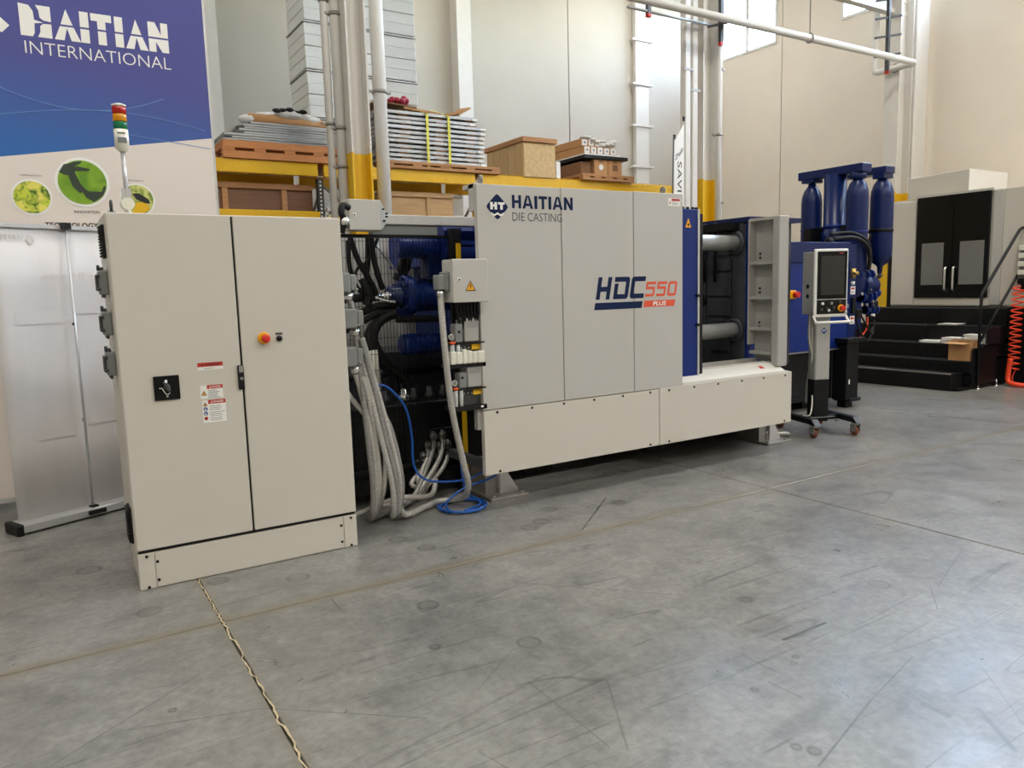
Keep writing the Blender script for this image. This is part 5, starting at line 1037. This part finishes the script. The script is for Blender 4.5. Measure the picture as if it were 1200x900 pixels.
hose2([(8.9, 5.84, 1.12), (9.0, 5.80, .95), (9.12, 5.82, .88), (9.2, 5.85, 1.05)], .012); hose2([(8.78, 5.84, 1.1), (8.84, 5.80, .9), (9.0, 5.80, .8), (9.14, 5.84, .96)], .014); hose2([(9.05, 5.85, 1.1), (9.02, 5.84, .95), (8.92, 5.86, .84)], .01, 'coil_orange')
MB().box(8.72, 9.5, 6.3, 6.7, 0, .9).build('pump_base', 'black_panel', t)
MB().lathe([(.03, 0), (.045, .01), (.045, .08), (.02, .09)], (8.2, 5.86, 2.055), 'x', 12).build('top_fitting', 'black', t)

# ------------------------------------------------------------------ operator pendant on wheels
PM = Matrix.Translation((6.87, 4.97, 0)) @ Matrix.Rotation(math.radians(-20), 4, 'Z')
t = thing('operator_panel', 'white framed touch screen operator panel on a grey post with four castors', 'control panel', (6.87, 4.97, 0))
B = lambda *a: MB().box(*a).xf(PM)
bx = B(-.183, .145, -.145, .05, 1.245, 1.875).build('panel_housing', 'frame_grey', t, bev=.006)
B(-.19, .19, -.172, -.145, 1.215, 1.90).build('front_frame', 'white', t, bev=.008)
B(-.160, .172, -.176, -.172, 1.40, 1.875).build('screen', 'black_gloss', t); B(-.160, .172, -.176, -.172, 1.248, 1.392).build('button_field', 'black', t)
B(-.120, .145, -.1765, -.176, 1.44, 1.83).build('screen_glass', mat('screen_glass', (44, 44, 42), .12, var=0), t)
pp = lambda u, w: tuple(PM @ Vector((u, -.1772, w)))
m = MB(); flat(m, rect(.08, .13, 1.853, 1.858), pp); m.build('screen_mark', 'ink_orange', t)
for x, z, c in ((-.10, 1.355, 'white'), (0.0, 1.355, 'steel'), (.095, 1.365, 'dark_grey'), (-.11, 1.295, 'dark_grey'), (-.045, 1.30, 'dark_grey'), (-.03, 1.285, 'white'), (.03, 1.31, 'dark_grey')): MB().cyl((x, -.176, z), (x, -.19, z), .014, n=12).xf(PM).build('push_button', c, t)
MB().cyl((.11, -.176, 1.305), (.11, -.188, 1.305), .036, n=18).xf(PM).build('button_ring', 'amber', t); MB().cyl((.112, -.186, 1.305), (.112, -.222, 1.305), .022, .026, n=18).xf(PM).build('emergency_button', 'red', t)
MB().cyl((.16, -.16, 1.262), (.16, -.20, 1.262), .012, n=10).xf(PM).build('key_switch', 'chrome', t)
MB().tube([(-.185, -.15, 1.23), (-.185, -.20, 1.17), (-.17, -.215, 1.165), (.17, -.215, 1.165), (.185, -.20, 1.17), (.185, -.15, 1.23)], .014, 8, 4).xf(PM).build('handle_bar', 'white', t)
for z in (1.53, 1.43): MB().cyl((-.183, -.05, z), (-.188, -.05, z), .022, n=12).xf(PM).build('side_port', 'black', t)
for z in (1.82, 1.58): MB().cyl((-.188, .02, z - .02), (-.188, .02, z + .02), .006, n=8).xf(PM).build('side_hinge', 'steel', t)
B(.19, .215, -.165, -.14, 1.30, 1.34).build('side_knob', 'box_grey', t, bev=.004)
MB().prism([(-.09, -.07), (.07, -.07), (.09, -.04), (.09, .06), (-.09, .06), (-.10, .0)], 'xy', .56, 1.25).xf(PM).build('post', 'frame_grey', t, bev=.01)
B(-.095, .08, -.065, .06, .12, .565).build('post_sleeve', 'black', t, bev=.008)
m = MB(); pe = lambda u, w: tuple(PM @ Vector((u, -.0712, w))); flat(m, [(-.035 + .0, 1.07), (0, 1.105), (.035, 1.07), (0, 1.035)], pe); m.build('emblem', 'ink_blue', t)
m = MB(); word(m, 'HT', -.018, .018, 1.066, 1.081, lambda u, w: tuple(PM @ Vector((u, -.0722, w))), .12, .36); m.build('emblem_mark', 'ink_white', t)
for s in (-1, 1):
    x = s * .235
    MB().prism([(-.36, .135), (-.29, .19), (.36, .19), (.36, .135)], 'yz', x - .035, x + .035).xf(PM).build('base_leg', 'black', t, bev=.004)
    MB().prism([(-.361, .137), (-.291, .192), (-.289, .192), (-.359, .135)], 'yz', x - .034, x + .034).xf(PM).build('leg_end_cap', 'dark_grey', t)
    for y in (-.30, .31):
        c = MB().box(x - .035, x + .035, y - .035, y + .035, .122, .135).cyl((x, y, .11), (x, y, .122), .03, n=14).box(x - .032, x - .026, y - .028, y + .05, .045, .115).box(x + .026, x + .032, y - .028, y + .05, .045, .115).xf(PM).build('caster_fork', 'steel', t)
        MB().lathe([(.044, -.02), (.05, -.014), (.05, .014), (.044, .02)], (x, y + .02, .05), 'x', 20).xf(PM).build('caster_wheel', 'brown_wheel', c); MB().cyl((x - .035, y + .02, .05), (x + .035, y + .02, .05), .012, n=10).xf(PM).build('caster_axle', 'steel', c)
B(-.235, .235, -.05, .05, .135, .185).build('cross_beam', 'black', t, bev=.004); B(-.15, .14, -.09, -.05, .165, .172).build('beam_strip', 'steel', t)
for dx in (0, .035): MB().tube([(-.12 + dx, .0, 1.25), (-.13 + dx, -.01, 1.0), (-.10 + dx * .7, -.02, .80), (-.075 + dx * .3, .075, .55), (-.08, .09, .30)], .016, 8, 6).xf(PM).build('cable_conduit', 'braid', t)
MB().tube([(-.10, -.04, .40), (-.12, -.07, .30), (-.15, -.08, .20), (-.19, -.02, .19)], .008, 6, 6).xf(PM).build('loose_wire', 'plastic_white', t)

# ------------------------------------------------------------------ black block steps to the machining centre
t = thing('block_steps', 'black block steps of five levels with anti-slip lower tread', 'steps', (11.4, 6.5, 0))
lev = [(10.65, .24), (10.95, .40), (11.25, .61), (11.55, .86), (11.85, 1.11)]
rs = random.Random(2)
for k, (x, z) in enumerate(lev):
    zl = 0 if k == 0 else lev[k - 1][1] - .0
    x1 = 12.08
    for y0, y1 in ((5.50, 6.465), (6.475, 7.70)):
        yy = y0 + (.10 if k == 0 and y0 < 6 else 0)
        MB().box(x, x1 if k == 4 else lev[k + 1][0] + .005, yy, y1, 0 if k == 0 else zl - .02, z).build('step_block', 'black_panel', t, bev=.008)
        MB().box(x + .02, x1, y0 + .01, y1, .02 if k == 0 else zl - .19, zl - .03 if k else .04).build('step_core', 'black', t)
q = MB()
for k in range(54): q.box(10.642, 10.70, 5.62 + k * .0385, 5.637 + k * .0385, .225, .246)
q.build('antislip_teeth', 'dull_steel', t, kind='stuff')
MB().box(10.96, 11.62, 5.485, 5.50, .08, .585).build('side_panel', 'black', t, bev=.004); MB().box(11.28, 11.66, 5.47, 5.49, .62, .85).build('side_box', mat('blue_black', (17, 19, 27), .4, var=.05), t, bev=.006); MB().box(11.05, 11.2, 5.47, 5.485, .28, .55).build('side_box', 'black', t, bev=.004)
for x in (11.12, 11.62): MB().cyl((x, 5.475, .012), (x, 5.475, .1), .010, n=8).cyl((x, 5.475, 0), (x, 5.475, .012), .03, .02, n=12).build('levelling_foot', 'chrome', t)
hr = MB().tube([(11.06, 5.46, .06), (11.06, 5.46, 1.31), (11.08, 5.46, 1.345), (12.02, 5.46, 2.225), (12.05, 5.44, 2.25), (12.06, 5.38, 2.255), (12.06, 5.02, 2.255), (12.07, 4.98, 2.255), (12.098, 4.97, 2.255)], .021, 10).tube([(11.06, 5.46, .66), (12.06, 5.46, 1.604), (12.098, 5.46, 1.63)], .019, 10).build('handrail', 'black', t)
# things lying on the steps
t = thing('cardboard_box', 'open brown cardboard box with papers standing on the lower black step', 'box', (11.08, 5.68, .40))
MB().box(10.975, 11.23, 5.53, 5.83, .4015, .41).box(10.975, 10.981, 5.53, 5.83, .41, .655).box(11.224, 11.23, 5.53, 5.83, .41, .68).box(10.981, 11.224, 5.53, 5.536, .41, .68).box(10.981, 11.224, 5.824, 5.83, .41, .68).build('carton', 'cardboard', t)
MB().bar((10.975, 5.68, .655), (10.86, 5.70, .645), .29, .005).build('flap', mat('cardboard_light', (206, 164, 118), .8, var=.05), t); MB().bar((11.1, 5.83, .68), (11.1, 5.95, .66), .24, .005).build('flap', 'cardboard', t)
def papers(x, y, z, w, d, h, label, n=5):
    t = thing('paper_stack', label, 'papers', (x, y, z)); r_ = random.Random(int(y * 100))
    for k in range(n):
        a = r_.uniform(-.15, .15); q = MB().box(-d / 2, d / 2, -w / 2, w / 2, k * h / n + .001, (k + 1) * h / n - .001).xf(Matrix.Translation((x + r_.uniform(-.01, .01), y + r_.uniform(-.02, .02), z)) @ Matrix.Rotation(a, 4, 'Z')); q.build('booklet', 'paper', t)
papers(11.4, 6.31, .61, .26, .22, .03, 'flat white papers furthest left on the third black step', 3)
papers(11.42, 6.0, .61, .25, .22, .085, 'white paper stack behind the open flap of the cardboard box', 6)
papers(11.40, 5.68, .61, .24, .22, .14, 'tallest white paper stack on the step behind the cardboard box', 8)
papers(11.72, 6.2, .86, .30, .2, .02, 'thin white sheets alone on the fourth black step', 3)
t = thing('small_bottle', 'small white bottle on the step beside the handrail post', 'bottle', (11.38, 5.535, .61)); MB().lathe([(.028, 0), (.03, .01), (.03, .07), (.018, .09), (.012, .10)], (11.38, 5.535, .61), 'z', 14).build('bottle_body', 'paper', t); MB().lathe([(.014, .10), (.014, .135)], (11.38, 5.535, .61), 'z', 10).build('cap', 'steel', t)

# ------------------------------------------------------------------ machining centre
t = thing('machining_centre', 'large cream machining centre with black double door behind the black steps', 'machine', (13.5, 5.5, 0))
XC = 12.1
MB().box(XC + .03, 15.3, 2.6, 7.44, 0, 1.12).build('machine_base', 'black_panel', t)
MB().box(XC + .03, 15.3, 2.6, 7.43, 1.12, 2.83).build('machine_body', 'cream', t)
for y0, y1, z0, z1 in ((7.03, 7.42, 1.14, 2.80), (5.0, 5.72, 1.14, 2.84), (3.9, 4.99, 1.14, 2.84), (2.6, 3.89, 1.14, 2.84)): MB().box(XC, XC + .03, y0, y1, z0, z1).build('cover_panel', 'cream', t, bev=.005)
MB().box(XC - .005, XC + .03, 5.725, 5.87, 1.14, 2.84).build('corner_post', 'panel_grey', t, bev=.01); MB().box(XC, XC + .03, 5.87, 7.02, 1.14, 1.25).build('cover_panel', 'cream', t)
MB().box(XC - .01, XC + .04, 7.43, 7.48, .0, 2.80).build('edge_seal', 'rubber', t)
for y0, y1, w0, w1, hy in ((6.435, 7.0, 6.555, 6.90, 6.5), (5.90, 6.425, 5.955, 6.31, 6.375)):
    d = MB().box(XC - .03, XC + .02, y0, y1, 1.26, 2.835).build('sliding_door', 'black_gloss', t, bev=.004)
    MB().box(XC - .032, XC - .029, w0, w1, 1.46, 2.115).build('door_window', mat('smoked_window', (118, 118, 114), .18, var=.05, scale=2) if 'smoked_window' not in MATS else 'smoked_window', d)
    MB().tube([(XC - .03, hy, 1.37), (XC - .06, hy, 1.38), (XC - .075, hy, 1.42), (XC - .075, hy, 1.68), (XC - .06, hy, 1.72), (XC - .03, hy, 1.73)], .018, 10, 3).build('door_handle', 'chrome', d)
MB().box(XC - .02, XC + .03, 5.87, 7.03, 2.835, 2.87).build('door_track', 'panel_grey', t)
MB().prism([(6.26, 2.83), (7.2, 2.83), (7.2, 3.17), (6.26, 3.2)], 'yz', XC + .05, 13.3).build('top_housing', 'cream', t, bev=.006)
# air manifold and orange spiral hose
m_ = MB().box(XC - .08, XC, 5.30, 5.435, 1.50, 2.0).build('air_manifold', 'box_grey', t, label='small air manifold on the cover panel')
for z in (1.58, 1.70, 1.82, 1.93): MB().box(XC - .15, XC - .08, 5.31, 5.43, z, z + .07).build('manifold_valve', 'plastic_white', m_, bev=.006)
MB().tube([(XC - .06, 5.36, 2.0), (XC - .08, 5.37, 2.12), (XC - .06, 5.36, 2.2)], .008, 6, 3).box(XC - .16, XC - .08, 5.33, 5.42, 1.45, 1.53).box(XC - .09, XC - .02, 5.35, 5.41, 1.35, 1.5).build('manifold_regulator', 'black', m_)
pts = []
for k in range(16 * 15 + 1):
    a = k * 2 * math.pi / 16; s = k / (16 * 15); R_ = .075; z = 1.42 - 1.20 * s + (0.08 if s < .5 else 0) * 0
    pts.append((11.86 - .03 * s + R_ * math.cos(a), 5.36 + .0 * s + R_ * math.sin(a) * .9, z))
pts += [(11.86, 5.38, .12), (11.84, 5.36, .05), (11.86, 5.28, .03)]
single('spiral_hose', MB().tube(pts, .011, 6), 'coil_orange', 'orange red spiral air hose hanging beside the handrail at the right border', 'hose')
single('orange_hose_end', MB().tube([(11.70, 5.34, .40), (11.70, 5.36, .2), (11.68, 5.34, .07), (11.66, 5.22, .036), (11.72, 5.05, .034)], .034, 12, 6), 'coil_orange', 'thick orange hose end lying on the floor at the right border', 'hose')

# tall vertical banner standing behind the machine at the far column
t = thing('feather_banner', 'narrow white banner with slanted top standing behind the machine at the far column', 'banner', (7.85, 8.0, 0))
fb = MB().prism([(7.72, .30), (7.93, .30), (7.93, 3.83), (7.745, 3.56)], 'xz', 8.0, 8.006).build('banner_cloth', 'ink_white', t)
MB().tube([(7.705, 8.003, .05), (7.705, 8.003, 2.6), (7.735, 8.003, 3.64)], .01, 8).build('banner_pole', 'dark_grey', t); MB().cyl((7.8, 8.0, 0), (7.8, 8.0, .05), .2, n=24).build('banner_foot', 'dark_grey', t)
for x, z in ((7.745, 3.6), (7.925, 3.86)): MB().box(x - .012, x + .012, 7.99, 8.015, z, z + .06).build('banner_clip', 'black', t)
pl = FY(7.998); m = MB(); pr = lambda u, w: (7.835 + (w - .05), 7.998, 2.55 + .6 - u) 
text(m, 'SAVINGS', -.45, .42, 0.0, .085, lambda u, w: (7.80 + w, 7.998, 2.80 - u + .05), .0); text(m, 'Zhafir', 7.755, 7.92, 3.38, 3.45, lambda u, w: (u, 7.998, w + (u - 7.84) * .9), .012); m.build('lettering', 'ink_black', t)
